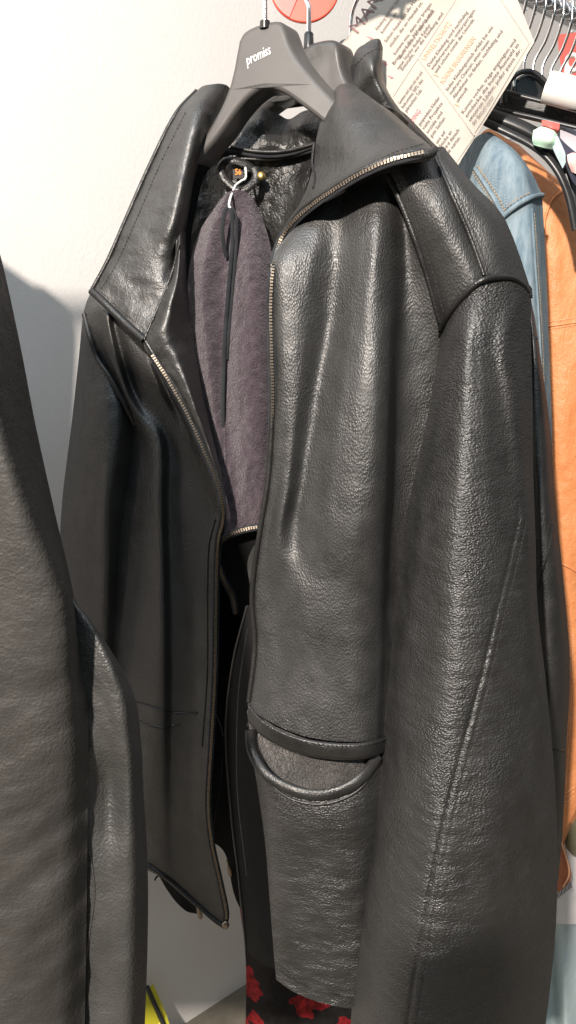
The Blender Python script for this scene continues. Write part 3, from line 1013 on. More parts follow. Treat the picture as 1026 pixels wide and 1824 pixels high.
for k in range(9000):
    i, j = rng.randrange(1, 258), rng.randrange(1, 108)
    p = fl.G[i, j]
    d1 = np.array([rng.uniform(-1, 1), -rng.uniform(.3, 1), rng.uniform(-1, 1)]); d1 /= np.linalg.norm(d1)
    L = rng.uniform(.0007, .0019)
    d2 = np.array([rng.uniform(-1, 1), 0, rng.uniform(-1, 1)]) * .5
    mb.tube([p, p + d1 * L * .6, p + (d1 + d2) * L], [.00018, .00014, .00005], 0, 3, cap=False)
mb.build('body', M['fleece'], FP)
mb = MB()
mb.tube(path([(408, 366, .848), (400, 378, .846), (396, 410, .846), (399, 440, .852), (403, 458, .856)], 40), .0021, 0, 8, .6)
mb.tube(path([(408, 366, .848), (413, 380, .845), (414, 430, .850), (408, 500, .853), (401, 590, .852), (397, 690, .851), (397, 760, .8535)], 70), .0021, 0, 8, .6)
mb.tube(path([(410, 368, .848), (420, 385, .848), (421, 430, .851), (416, 500, .853), (408, 590, .853), (404, 640, .854)], 70), .0017, 0, 8, .6)
mb.build('drawcord', M['cord'], FP)
zipper('zipper', [(470, 937, .832), (440, 942, .831), (418, 949, .832), (399, 960, .834), (388, 976, .836), (388, 1000, .838), (400, 1035, .842), (414, 1062, .846), (420, 1092, .85)], FP, .0027, .0026)
# dark flap below its zip
rows = [[(388, 965, .845), (420, 955, .85), (470, 942, .85)], [(392, 1010, .85), (430, 1010, .86), (475, 1010, .86)], [(420, 1095, .86), (440, 1110, .87), (475, 1120, .87)]]
h = Net(rows, 20, 20)
mb = MB(); mb.sheet(h.G, .002, 0); mb.build('flap', M['lining'], FP)

# white tag string
mb = MB()
Q = path([(437, 298, .892), (438, 308, .889), (437, 318, .886), (430, 322, .884), (420, 330, .88), (415, 341, .868), (410, 354, .852), (408, 366, .846), (411, 371, .846)], 60)
mb.tube(Q, [.0009 + .0005 * abs(math.sin(i * .9)) for i in range(60)], 0, 6)
tag(mb.build('tag_string', M['string']), 'thin white knotted tag string tied through the collar loop', 'string')

# ------------------------------------------------------------------ hangers of the main rail
def hook(mb, base, top_z, rail_pt, r=.0022, m=0):
    """wire from a hanger's neck up and over the rail"""
    b = np.array(base, float)
    c = np.array(rail_pt, float)
    R = .022
    pts = [b, b + [0, 0, (c[2] - b[2]) * .35], np.array([b[0], b[1], c[2] - R * 1.4])]
    u = -WN
    for a in np.linspace(-50, 200, 14):
        an = math.radians(a)
        pts.append(c - u * R * math.cos(an) + np.array([0, 0, R * math.sin(an) + .004]))
    mb.tube(even(resample(np.array(pts), 200), 90), r, m, 10)


R0 = np.array([-.02, .80, 1.775])


def rail_at(t):
    return R0 + WD * t


mb = MB()
mb.tube(np.array([rail_at(-1.4), rail_at(4.0)]), .0125, 0, 24)
RAIL = thing('clothes_rail', 'chrome clothes rail crowded with hanger hooks at the top right', 'rail', rail_at(1.0))
mb.build('tube', M['chrome'], RAIL)
for tt in (.9, 2.6):
    mb = MB()
    p = rail_at(tt)
    q = p - WN * .60
    mb.tube(even(np.array([p + [0, 0, -.012], p - WN * .2 + [0, 0, -.02], q + [0, 0, -.02]]), 20), .009, 0, 12)
    mb.build('bracket', M['chrome'], RAIL)


def d_plane(px, py, p0, n):
    """distance at which the sight line meets the plane through p0"""
    v = RIGHT * ((px - 513) / F) + UP * ((912 - py) / F) + FWD
    p0, n = Vector(p0), Vector(n)
    return ((p0 - CAM).dot(n) / v.dot(n)) * v.y


H1P, H1N = P(470, 160, .845), (-.33, -.94, .10)


def d_h1(px, py):
    return d_plane(px, py, H1P, H1N)


H1 = thing('coat_hanger', 'dark grey moulded coat hanger with pale lettering holding the open leather jacket', 'hanger', P(470, 160, .845))
face = [(424, 72), (432, 58), (447, 48), (470, 40), (490, 36), (501, 40), (508, 54), (515, 75), (527, 98), (545, 122), (565, 145), (590, 172), (612, 196), (640, 228), (640, 262), (612, 244), (585, 226), (560, 206), (535, 187), (515, 172), (497, 162), (478, 157), (462, 159), (446, 169), (430, 184), (412, 207), (395, 232), (378, 254), (362, 272), (347, 290), (347, 278), (352, 262), (364, 240), (380, 212), (394, 186), (406, 156), (414, 125), (419, 98)]
F3 = resample(np.array(face + face[:1], float), 150)[:-1]
mb = MB()
mb.prism([P(x, y, d_h1(x, y)) for x, y in F3], np.array([.017, .024, .0]) * 1.05, 0, .0045)
HB = mb.build('body', M['hanger'], H1, recalc=True)
V, Fs = text_mesh('promiss', .012)
xs = [v_[0] for v_ in V]
wd = max(xs)
mb = MB()
e1 = np.array([43.0, -21.0]) / wd; e2 = np.array([-3.5, -27.0])
vv = []
for x, y, z in V:
    p = np.array([440.0, 117.0]) + e1 * x + e2 * y * .95
    q = np.array(P(p[0], p[1], d_h1(p[0], p[1]))) + np.array(H1N) * .0006
    vv.append(q)
mb.add(vv, Fs, 0)
mb.build('lettering', M['print_white'], HB, smooth=False)
mb = MB()
c = np.array(P(472, 40, .853))
mb.tube([c - [0, 0, .006], c + [0, 0, .001], c + [0, 0, .0012]], [.0055, .0050, .003], 0, 14)
mb.build('ferrule', M['hanger_black'], H1)
mb = MB(); hook(mb, c, 0, rail_at(.02), .0024); mb.build('hook', M['chrome'], H1)

H2 = thing('coat_hanger', 'second glossy dark grey coat hanger just behind the lettered hanger, in the next jacket', 'hanger', P(560, 150, .93))
face = [(535, 92), (545, 80), (562, 73), (585, 69), (598, 73), (605, 84), (608, 105), (614, 130), (625, 152), (640, 172), (660, 195), (660, 222), (630, 205), (600, 188), (575, 176), (545, 170), (515, 172), (490, 182), (470, 196), (450, 212), (430, 228), (412, 240), (425, 218), (445, 196), (468, 176), (492, 158), (510, 140), (522, 118)]
F3 = resample(np.array(face + face[:1], float), 120)[:-1]
mb = MB()
mb.prism([P(x, y, d_plane(x, y, P(560, 140, .95), (-.33, -.94, .06))) for x, y in F3], np.array([.020, .024, .0]), 0, .0055)
mb.build('body', M['hanger_grey'], H2, recalc=True)
c = np.array(P(550, 76, .962))
mb = MB(); mb.tube([c - [0, 0, .006], c + [0, 0, .009], c + [0, 0, .011]], [.0060, .0052, .003], 0, 14); mb.build('ferrule', M['hanger_black'], H2)
mb = MB(); hook(mb, c + [0, 0, .005], 0, rail_at(.125), .0028); mb.build('hook', M['chrome'], H2)

H3 = thing('coat_hanger', 'third coat hanger, only its bent chrome hook showing beside the leaflet', 'hanger', P(640, 150, 1.0))
mb = MB()
Q = resample(np.array([P(622, 110, 1.0), P(624, 60, 1.0), P(626, 30, 1.0), P(634, 4, .995), P(650, -22, .99), P(668, -60, .985), P(670, -120, .985), P(650, -160, .99), P(625, -140, 1.0)]), 90)
mb.tube(even(Q, 90), .0022, 0, 10)
mb.build('hook', M['chrome'], H3)
mb = MB()
mb.prism([P(x, y, 1.0) for x, y in ((600, 112), (622, 104), (645, 112), (700, 170), (700, 195), (622, 140), (560, 180), (560, 160))], (.01, .02, 0), 0, .004)
mb.build('body', M['hanger_black'], H3, recalc=True)

# red round marker on the rail
mb = MB()
c2 = (543, -24)
ring = [P(c2[0] + 62 * math.cos(a), c2[1] + 64 * math.sin(a), 1.06) for a in np.linspace(0, 2 * math.pi, 65)[:-1]]
mb.prism(ring, (.0, .006, 0), 0, .0015)
RD = thing('rail_marker', 'round red plastic marker disc above the lettered hanger at the top', 'marker', P(543, -24, 1.06))
mb.build('disc', M['red_plastic'], RD, recalc=True)
mb = MB()
sec = [(c2[0] + 60 * math.cos(a), c2[1] + 61 * math.sin(a)) for a in np.linspace(2.05, 3.0, 14)] + [(c2[0] - 40, c2[1] - 30), (c2[0] + 8, c2[1] - 30)]
mb.prism([P(x, y, 1.0585) for x, y in sec], (0, .001, 0), 0)
mb.build('faded_print', M['red_faded'], RD, smooth=False, recalc=True)
mb = MB()
a = np.array(P(543, -85, 1.063)); 
mb.box(a + [0, 0, .03], (.008, 0, 0), (0, .002, 0), (0, 0, .035))
mb.build('stem', M['red_plastic'], RD, smooth=False)

# ------------------------------------------------------------------ second black jacket behind
J2 = thing('leather_jacket', 'second black leather jacket mostly hidden behind the open one, sleeve beside the denim', 'jacket', P(950, 1000, .9))
rows = [
    [(612, 160, .955), (632, 95, .95), (650, 78, .945), (664, 70, .942), (676, 70, .942), (682, 84, .95)],
    [(618, 168, .95), (640, 125, .937), (656, 108, .928), (668, 102, .928), (677, 104, .934), (682, 115, .95)],
    [(630, 178, .95), (648, 150, .935), (662, 142, .925), (672, 142, .925), (680, 148, .935), (690, 160, .955)],
    [(640, 190, .95), (660, 185, .94), (680, 188, .93), (700, 195, .93), (715, 205, .94), (730, 220, .955)],
]
k = Net(rows, 60, 60, rel(.003, 45, 45, 111))
mb = MB(); mb.sheet(k.G, .005, 0)
stitches(mb, k.on([(632, 118), (650, 98), (668, 88), (680, 88)], 20, .0005), 1)
rows = [[(596, 82, .99), (612, 70, .985), (632, 66, .985), (648, 72, .99)], [(600, 110, .985), (618, 100, .975), (634, 98, .975), (650, 102, .985)], [(604, 150, .99), (620, 145, .985), (640, 142, .985), (655, 145, .99)]]
k = Net(rows, 40, 30, rel(.003, 50, 50, 112))
mb.sheet(k.G, .005, 0)
mb.build('collar', [SM, M['thread']], J2)
rows = [
    [(690, 180, .965), (740, 230, .95), (790, 280, .94), (840, 340, .93), (890, 420, .925), (925, 500, .94)],
    [(700, 420, 1.0), (760, 450, .98), (820, 480, .955), (880, 510, .93), (920, 530, .925), (950, 560, .95)],
    [(700, 800, 1.0), (760, 800, .98), (820, 800, .95), (880, 800, .915), (925, 800, .90), (952, 800, .915)],
    [(700, 1200, 1.0), (760, 1200, .98), (820, 1200, .95), (880, 1200, .915), (925, 1200, .90), (960, 1200, .91)],
    [(700, 1600, 1.0), (760, 1600, .98), (820, 1600, .95), (880, 1600, .915), (925, 1600, .90), (960, 1600, .91)],
]
k = Net(rows, 50, 100, rel(.003, 26, 8, 113))
mb = MB(); mb.sheet(k.G, .01, 0)
mb.build('body', LE, J2)
rows = [
    [(925, 505, .935), (935, 512, .925), (945, 530, .92), (948, 545, .925), (952, 562, .945)],
    [(935, 640, .925), (945, 640, .90), (953, 640, .893), (960, 645, .90), (965, 650, .935)],
    [(938, 760, .915), (948, 760, .885), (958, 760, .878), (970, 762, .885), (980, 765, .93)],
    [(940, 900, .905), (952, 900, .872), (965, 900, .862), (978, 900, .872), (990, 900, .92)],
    [(942, 1050, .90), (958, 1050, .86), (974, 1050, .85), (992, 1050, .862), (1005, 1050, .91)],
    [(945, 1190, .895), (965, 1190, .855), (983, 1190, .845), (1002, 1190, .858), (1015, 1190, .905)],
    [(945, 1330, .895), (965, 1330, .858), (982, 1330, .85), (998, 1330, .86), (1009, 1330, .90)],
    [(945, 1480, .895), (965, 1480, .865), (980, 1480, .858), (993, 1480, .866), (1002, 1480, .90)],
    [(945, 1570, .895), (962, 1570, .87), (975, 1570, .864), (987, 1570, .87), (994, 1570, .90)],
]
s2 = Net(rows, 50, 200, rel(.0015, 40, 14, 114, .0005, (90, 90)))
mb = MB(); mb.sheet(s2.G, .003, 0, tube=.08)
mb.tube(path(s2.on([(985, 935), (975, 990), (962, 1035), (952, 1070)], 30, .0003), 40), .0012, 1, 6)
stitches(mb, s2.on([(978, 930), (967, 985), (956, 1025)], 30, .0003), 2)
mb.tube(path(s2.on([(952, 1333), (980, 1335), (1006, 1337)], 20, .0003), 20), .0012, 1, 6)
mb.build('sleeve', [LE, SE, M['thread']], J2)
mb = MB(); mb.ball(P(954, 602, .91), .0028, 0, 8); mb.build('button', M['hanger_black'], J2)

# ------------------------------------------------------------------ dark coat on the left
LC = thing('leather_coat', 'matte dark grey leather coat at the left edge, nearest to the viewer', 'coat', P(80, 1300, .46))
rows = [
    [(-700, -250, .50), (-520, -220, .455), (-360, -150, .44), (-200, 60, .445), (-65, 250, .492)],
    [(-700, 400, .49), (-220, 400, .445), (-120, 410, .435), (-55, 425, .437), (-6, 430, .498)],
    [(-700, 560, .485), (-210, 560, .44), (-95, 570, .432), (-28, 585, .433), (32, 595, .50)],
    [(-700, 730, .48), (-200, 730, .437), (-70, 740, .43), (5, 750, .431), (64, 760, .502)],
    [(-700, 900, .498), (-190, 900, .435), (-45, 905, .428), (52, 905, .43), (96, 905, .502)],
    [(-700, 1075, .472), (-180, 1075, .433), (-20, 1078, .426), (112, 1078, .434), (134, 1075, .498)],
    [(-700, 1250, .47), (-170, 1250, .43), (0, 1250, .424), (112, 1250, .434), (156, 1250, .462)],
    [(-700, 1450, .468), (-165, 1450, .428), (0, 1450, .422), (108, 1450, .434), (156, 1450, .456)],
    [(-700, 1650, .466), (-160, 1650, .426), (0, 1650, .421), (105, 1650, .433), (154, 1650, .454)],
    [(-700, 1880, .464), (-155, 1880, .425), (0, 1880, .42), (100, 1880, .431), (150, 1880, .453)],
]


def coat_rel(u, v, px, py, d):
    X, Z = (px - 513) / F * d, (912 - py) / F * d
    lo = min(1, max(0, (py - 1050) / 500))
    r = .0022 * nz(X * 20, Z * 10, 121)
    r += .0034 * lo * nz(X * 26 + Z * 18, Z * 62 - X * 35, 122)
    r += .0007 * lo * nz(X * 70, Z * 160, 123)
    return r


lc = Net(rows, 120, 240, coat_rel)
mb = MB(); mb.sheet(lc.G, .003, 0, tube=.10)
mb.build('front_panel', M['nubuck'], LC)
# its far shoulder and sleeve, out of view, shaped to cast the wall shadow
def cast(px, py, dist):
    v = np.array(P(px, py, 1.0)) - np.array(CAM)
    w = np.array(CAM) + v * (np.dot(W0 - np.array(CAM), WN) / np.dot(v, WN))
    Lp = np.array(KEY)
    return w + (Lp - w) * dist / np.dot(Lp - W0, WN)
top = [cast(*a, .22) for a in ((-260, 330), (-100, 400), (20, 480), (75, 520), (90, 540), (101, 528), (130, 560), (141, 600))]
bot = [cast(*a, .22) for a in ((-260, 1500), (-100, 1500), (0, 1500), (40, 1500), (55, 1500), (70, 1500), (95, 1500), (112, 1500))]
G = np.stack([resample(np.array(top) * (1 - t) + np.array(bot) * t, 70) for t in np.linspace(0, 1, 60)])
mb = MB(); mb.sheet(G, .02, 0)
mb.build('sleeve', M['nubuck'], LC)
rows = [
    [(98, 1020, .50), (106, 1024, .497), (112, 1030, .494), (117, 1036, .494), (121, 1044, .50)],
    [(104, 1070, .492), (116, 1066, .486), (126, 1066, .482), (134, 1070, .484), (142, 1080, .50)],
    [(110, 1130, .478), (135, 1120, .472), (155, 1118, .468), (172, 1125, .470), (186, 1140, .490)],
    [(118, 1230, .470), (150, 1225, .464), (182, 1222, .462), (215, 1228, .462), (238, 1235, .486)],
    [(120, 1330, .466), (155, 1330, .461), (190, 1330, .463), (228, 1330, .460), (252, 1330, .484)],
    [(120, 1400, .464), (158, 1400, .464), (195, 1405, .472), (230, 1400, .463), (255, 1400, .484)],
    [(120, 1540, .463), (155, 1540, .460), (195, 1540, .460), (235, 1540, .460), (263, 1540, .484)],
    [(120, 1680, .463), (155, 1680, .459), (195, 1680, .457), (235, 1680, .458), (263, 1680, .484)],
    [(120, 1880, .463), (152, 1880, .458), (192, 1880, .456), (230, 1880, .458), (256, 1880, .484)],
]


def coat_sl_rel(u, v, px, py, d):
    X, Z = (px - 513) / F * d, (912 - py) / F * d
    a = math.exp(-((py - 1230) / 110) ** 2)
    return .0022 * nz(X * 26, Z * 18, 131) + .0011 * a * nz(X * 130 + Z * 50, Z * 50, 132) + .0003 * nz(X * 80, Z * 110, 133)


cs = Net(rows, 90, 200, coat_sl_rel)
mb = MB(); mb.sheet(cs.G, .003, 0, tube=.06)
mb.tube(path(cs.on([(152, 1480), (162, 1530), (168, 1590), (160, 1660), (148, 1740), (142, 1830)], 50, .0001), 60), .0009, 0, 6)
mb.build('sleeve', M['nubuck_worn'], LC)

# ------------------------------------------------------------------ denim jacket
DJ = thing('denim_jacket', 'washed blue denim jacket between the black leather and the tan jacket', 'jacket', P(930, 600, 1.0))
rows = [
    [(815, 300, 1.03), (832, 262, 1.02), (850, 243, 1.015), (868, 235, 1.02), (878, 238, 1.04)],
    [(835, 340, 1.005), (862, 300, .985), (885, 275, .978), (905, 262, .985), (918, 268, 1.02)],
    [(858, 380, .99), (885, 340, .97), (910, 315, .962), (932, 300, .967), (946, 306, 1.01)],
    [(880, 410, .985), (896, 384, .967), (920, 364, .958), (946, 350, .96), (966, 346, 1.005)],
]
dn = Net(rows, 60, 70, rel(.002, 30, 30, 141))
mb = MB(); mb.sheet(dn.G, .004, 0)
mb.tube(path([(885, 402, .975), (896, 386, .963), (920, 366, .954), (946, 352, .956), (966, 348, .998)], 40), .0032, 0, 8)
mb.tube(path(dn.on([(845, 300), (868, 335), (884, 362), (894, 384)], 24, .0003), 30), .0022, 0, 8)
stitches(mb, dn.on([(850, 295), (874, 330), (890, 356), (899, 376)], 24, .0012), 1, .004, .0006)
stitches(mb, dn.on([(842, 306), (864, 340), (880, 366), (888, 388)], 24, .0012), 1, .004, .0006)
stitches(mb, [(x - 3, y - 9, d - .001) for x, y, d in ((900, 384, .965), (920, 366, .956), (946, 352, .957))], 1, .004, .0005)
mb.build('shoulder_yoke', [M['denim'], M['denim_thread']], DJ)
rows = [
    [(878, 412, .985), (896, 388, .967), (920, 370, .957), (946, 356, .959), (966, 352, 1.0)],
    [(882, 480, .985), (905, 475, .957), (928, 470, .947), (952, 465, .95), (972, 465, .995)],
    [(890, 600, .985), (912, 600, .953), (934, 600, .943), (958, 600, .947), (977, 600, .99)],
    [(900, 760, .985), (920, 760, .952), (942, 760, .943), (964, 760, .947), (983, 760, .99)],
    [(910, 950, .985), (928, 950, .955), (948, 950, .947), (968, 950, .95), (986, 950, .99)],
    [(910, 1200, .985), (928, 1200, .957), (948, 1200, .95), (968, 1200, .953), (984, 1200, .99)],
    [(910, 1500, .985), (928, 1500, .957), (948, 1500, .95), (966, 1500, .953), (980, 1500, .99)],
]
dsn = Net(rows, 50, 160, rel(.004, 36, 12, 142))
mb = MB(); mb.sheet(dsn.G, .004, 0, tube=.05)
mb.tube(path(dsn.on([(947, 372), (953, 470), (961, 600), (968, 760), (974, 900)], 50, .0002), 60), .0016, 0, 6)
stitches(mb, dsn.on([(952, 380), (958, 470), (966, 600), (972, 760)], 50, .0006), 1, .0042, .00045)
mb.build('sleeve', [M['denim'], M['denim_thread']], DJ)

# ------------------------------------------------------------------ tan jacket
TJ = thing('leather_jacket', 'bright tan orange leather jacket at the right edge behind the denim', 'jacket', P(1010, 800, 1.1))
rows = [
    [(850, 245, 1.16), (868, 230, 1.15), (885, 236, 1.145), (905, 248, 1.145), (925, 258, 1.17)],
    [(900, 290, 1.13), (925, 280, 1.115), (950, 290, 1.11), (972, 302, 1.115), (990, 318, 1.15)],
    [(940, 340, 1.10), (960, 345, 1.09), (985, 345, 1.085), (1003, 338, 1.092), (1016, 345, 1.13)],
    [(955, 450, 1.09), (975, 450, 1.075), (1000, 450, 1.07), (1030, 450, 1.075), (1060, 450, 1.11)],
    [(960, 580, 1.09), (985, 580, 1.07), (1015, 580, 1.065), (1050, 580, 1.07), (1085, 580, 1.11)],
    [(962, 800, 1.09), (990, 800, 1.068), (1020, 800, 1.062), (1060, 800, 1.07), (1100, 800, 1.11)],
    [(965, 1100, 1.09), (995, 1100, 1.068), (1025, 1100, 1.062), (1065, 1100, 1.07), (1105, 1100, 1.11)],
    [(965, 1350, 1.09), (995, 1350, 1.068), (1025, 1330, 1.062), (1060, 1310, 1.07), (1100, 1300, 1.11)],
    [(970, 1560, 1.09), (988, 1530, 1.068), (1012, 1470, 1.062), (1040, 1420, 1.07), (1080, 1390, 1.11)],
]
tj = Net(rows, 80, 260, rel(.004, 30, 12, 151))
mb = MB(); mb.sheet(tj.G, .004, 0, tube=.08)
for dy in (0, 5):
    mb.tube(path(tj.on([(972, 582 + dy), (1000, 578 + dy), (1035, 573 + dy)], 20, .0003), 30), .0013 if dy == 0 else .0006, 0, 6)
stitches(mb, tj.on([(975, 574), (1000, 570), (1035, 565)], 20, .0008), 1, .004, .0006)
mb.tube(path(tj.on([(1003, 340), (985, 355), (972, 385), (968, 420)], 20, .0004), 30), .0022, 0, 8)
mb.tube(path(tj.on([(985, 998), (1003, 1005), (1030, 1020)], 20, .0004), 30), .0016, 0, 8)
for xx in (1017, 1021):
    stitches(mb, tj.on([(xx, 1130), (xx - 3, 1230), (xx - 8, 1330), (xx - 14, 1400)], 30, .0008), 1, .004, .0006)
for yy in (1408, 1416, 1424):
    stitches(mb, tj.on([(992, yy), (1008, yy + 4), (1022, yy - 6)], 12, .0008), 1, .004, .0006)
mb.build('body', [M['tan'], M['tan_thread']], TJ)
mb = MB()
rows = [[(985, 1500, 1.05), (997, 1498, 1.045), (1006, 1510, 1.05)], [(985, 1545, 1.05), (1003, 1540, 1.043), (1017, 1552, 1.05)], [(985, 1592, 1.05), (1000, 1585, 1.043), (1016, 1570, 1.05)]]
k = Net(rows, 16, 20)
mb.sheet(k.G, .006, 0)
mb.tube(path([(1000, 1500, 1.042), (1014, 1552, 1.04), (1003, 1580, 1.04)], 20), .0012, 1, 6)
for i in range(11):
    x, y = 992 + i * 2.4, 1590 - i * 1.9
    mb.tube([P(x, y, 1.046), P(x + 2, y + 10, 1.045)], .0007, 2, 5)
mb.build('cuff_tab', [M['brown'], M['tan_thread'], M['hanger_black']], TJ)

# ------------------------------------------------------------------ leaflet
LF = thing('leaflet', 'cream printed leaflet with columns of text stuck between the jackets', 'leaflet', P(780, 200, .95))
TLc, TRc, BRc, BLc = np.array([594., 98.]), np.array([834., -222.]), np.array([952., 75.]), np.array([742., 412.])


def d_paper(px, py):
    q = ((px - 690) * .80 + (py - 240) * .55)
    d = .975 - .0000 * q + (px - 780) * .00004 - (py - 100) * .00010
    e = max(0, (px - 0.62 * (292 - py) - 815 + 45) / 45) if py > 200 else 0
    return d + .006 * nz(px * .006, py * .006, 7)


nu, nv = 40, 40
G = np.empty((nv, nu, 3))
for i in range(nv):
    for j in range(nu):
        a, b_ = j / (nu - 1), i / (nv - 1)
        p = TLc * (1 - a) * (1 - b_) + TRc * a * (1 - b_) + BRc * a * b_ + BLc * (1 - a) * b_
        # the low corner is bent back a little
        k = max(0, b_ - .9) / .1 * max(0, 1 - abs(a - .62) / .25)
        G[i, j] = P(p[0], p[1], d_paper(p[0], p[1]) + .004 * k)
mb = MB(); mb.sheet(G, .0006, 0)
SH = mb.build('sheet', M['paper'], LF)
E1 = np.array([.585, -.811]); E2 = np.array([.80, .60])
mb = MB()


def put(txt, x, y, size, m=0, e1=E1, width=None, bold=0.0):
    V, Fs = text_mesh(txt, bold)
    if not V:
        return
    s = size
    sx = size * 1.0
    if width:
        sx = width / max(v_[0] for v_ in V)
    vv = []
    for a, b_, z in V:
        p = np.array([x, y]) + e1 * a * sx - E2 * b_ * s
        vv.append(P(p[0], p[1], d_paper(p[0], p[1]) - .0011))
    mb.add(vv, Fs, m)


def rule(x0, y0, x1, y1, w, m):
    a, c = np.array([x0, y0], float), np.array([x1, y1], float)
    t = (c - a) / np.linalg.norm(c - a); n_ = np.array([-t[1], t[0]]) * w / 2
    k = 14
    V = []
    for i in range(k + 1):
        p = a + (c - a) * i / k
        for q in (p - n_, p + n_):
            V.append(P(q[0], q[1], d_paper(q[0], q[1]) - .0009))
    mb.add(V, [(2 * i, 2 * i + 1, 2 * i + 3, 2 * i + 2) for i in range(k)], m)


put('MANI', 636, 62, 30, 1, width=90, bold=.0)
L = [('Kleidung spenden macht Sinn und', 672, 54, 100), ('kommt an', 681, 60, 45), ('Schon heute fast alle Mode-', 688, 76, 105), ('stücke, die im Handel ist,', 696, 84, 98), ('kommt neu, denn wir bringen', 704, 98, 112), ('deine Stücke in den Umlauf,', 712, 106, 108),
     ('Wer Kleider bringt, spart bares', 707, 118, 120), ('und schenkt ihnen neues Leben', 715, 126, 118), ('Bringen, wo die Kleidung und', 722, 118, 118), ('Reste finden neue Besitzer', 730, 126, 112)]
for i, (tx, x, y, w_) in enumerate(L[:6]):
    put(tx, x, y, 8.6, 0, width=w_, bold=0.0)
put('Bring, wo die Abholung und', 702, 100 + 16, 8.6, 0, width=118, bold=0.0)
put('neue Stücke finden Käufer.', 710, 124, 8.6, 0, width=100, bold=0.0)
put('Entsteht, wo die Kleidung und', 717, 118 + 8, 8.6, 0, width=125, bold=0.0)
for (x, y) in ((694, 112), (705, 136), (668, 66)):
    put('>', x - 8, y + 4, 17, 3, e1=np.array([.9, .1]), bold=.03)
rule(818, -10, 700, 172, 1.3, 2)
rule(745, 103, 845, 240, 3.2, 2)
rule(886, -10, 943, 76, 1.2, 2); rule(943, 76, 842, 240, 1.2, 2)
rule(845, 240, 806, 300, 1.0, 2)
put('UMWELTSCHUTZ', 757, 108, 12.5, 4, width=82, bold=0.0)
for i, (tx, w_) in enumerate([('Deine Kleidung wird nachhaltig', 120), ('wiederverwertet, weitergetragen,', 132), ('und schont somit die Umwelt.', 118)]):
    put(tx, 764 + i * 6.5, 119 + i * 5.5, 8.6, 0, width=w_, bold=0.0)
put('SCHÖNE BEGEGNUNGEN', 789, 150, 12.5, 4, width=100, bold=0.0)
for i, (tx, w_) in enumerate([('Jedes Kleidungsstück erlebt bei uns', 140), ('mehrere Chancen, einen neuen', 118), ('Abnehmer zu finden, nachhaltig und', 148), ('sinnvoll', 30)]):
    put(tx, 797 + i * 6.2, 162 + i * 7.0, 8.6, 0, width=w_, bold=0.0)
for (x, y) in ((781, 133), (818, 186)):
    put('v', x - 4, y + 3, 15, 4, e1=np.array([.98, -.05]), bold=.03)
for i, (tx, w_) in enumerate([('Komm vorbei, trage angesagtes und', 162), ('entdecke die bunte Auswahl in', 160), ('unseren Läden, jeder passt dir,', 158), ('der Besuch lohnt', 62)]):
    put(tx, 825 + i * 6.2, 203 + i * 6.6, 8.6, 0, width=w_, bold=0.0)
for i, (tx, w_) in enumerate([('Gewinne und spare mit uns und', 70), ('bekomme 50% des', 62), ('gebrauchten Teils', 48)]):
    put(tx, 712 + i * 6, 186 + i * 7, 8.6, 0, width=w_, bold=0.0)
put('SPENDING', 720, 240, 12, 3, width=52, bold=0.0)
for i, (tx, w_) in enumerate([('gespendete Kleider', 62), ('viele Projekte', 58), ('soziale und', 46), ('gute Sachen', 42)]):
    put(tx, 748 + i * 7, 224 + i * 7, 8.6, 0, width=w_, bold=0.0)
for i, (tx, w_) in enumerate([('uns auf', 26), ('Stücke an', 34), ('wird danach', 46), ('oft warten.', 38)]):
    put(tx, 779 + i * 6.5, 256 + i * 6.5, 8.6, 0, width=w_, bold=0.0)
rule(700, 172, 745, 103, 1.0, 2)
mb.build('lettering', [M['ink'], M['ink_brown'], M['ink_line'], M['ink_pink'], M['ink_orange']], SH, smooth=False)

# ------------------------------------------------------------------ the crowded far end of the rail
hooks = [(850, .36), (856, .38), (862, .40), (868, 0.42), (884, .44), (899, .46), (913, .48), (927, .50), (940, .53), (952, .555), (968, .585), (984, .61), (1000, .64), (1016, .67), (1034, .70)]
for i, (px, tt) in enumerate(hooks):
    c = rail_at(tt + .02)
    mb = MB()
    R = .021
    base = c + WN * -.004 + np.array([0, 0, -.108])
    kink = base + np.array([0, 0, .040])
    pts = [base, base + [0, 0, .02], kink, kink + WD * .004 - WN * -.012 + np.array([0, 0, .022]), c + WN * .020 + np.array([0, 0, -.022])]
    for a in np.linspace(-10, 190, 12):
        an = math.radians(a)
        pts.append(c + WN * R * math.cos(an) + np.array([0, 0, R * math.sin(an) * 1.1 + .0]))
    H = thing('coat_hanger', 'chrome hanger hook in the crowded row on the rail at the top right', 'hanger', base, 'hanger hooks crowded on the rail')
    mb.tube(even(resample(np.array(pts), 160), 60), .0019, 0, 8)
    mb.build('hook', M['chrome'], H)
    mb = MB()
    mb.tube([base - [0, 0, .02], base - [0, 0, .004], base + [0, 0, .003]], [.005, .0045, .003], 0, 10)
    mb.build('neck', M['hanger_black'], H)


def bar(mb, pts, w, th, m=0, n=80):
    Q = path(pts, n)
    mb.tube(Q, w, m, 14, th)


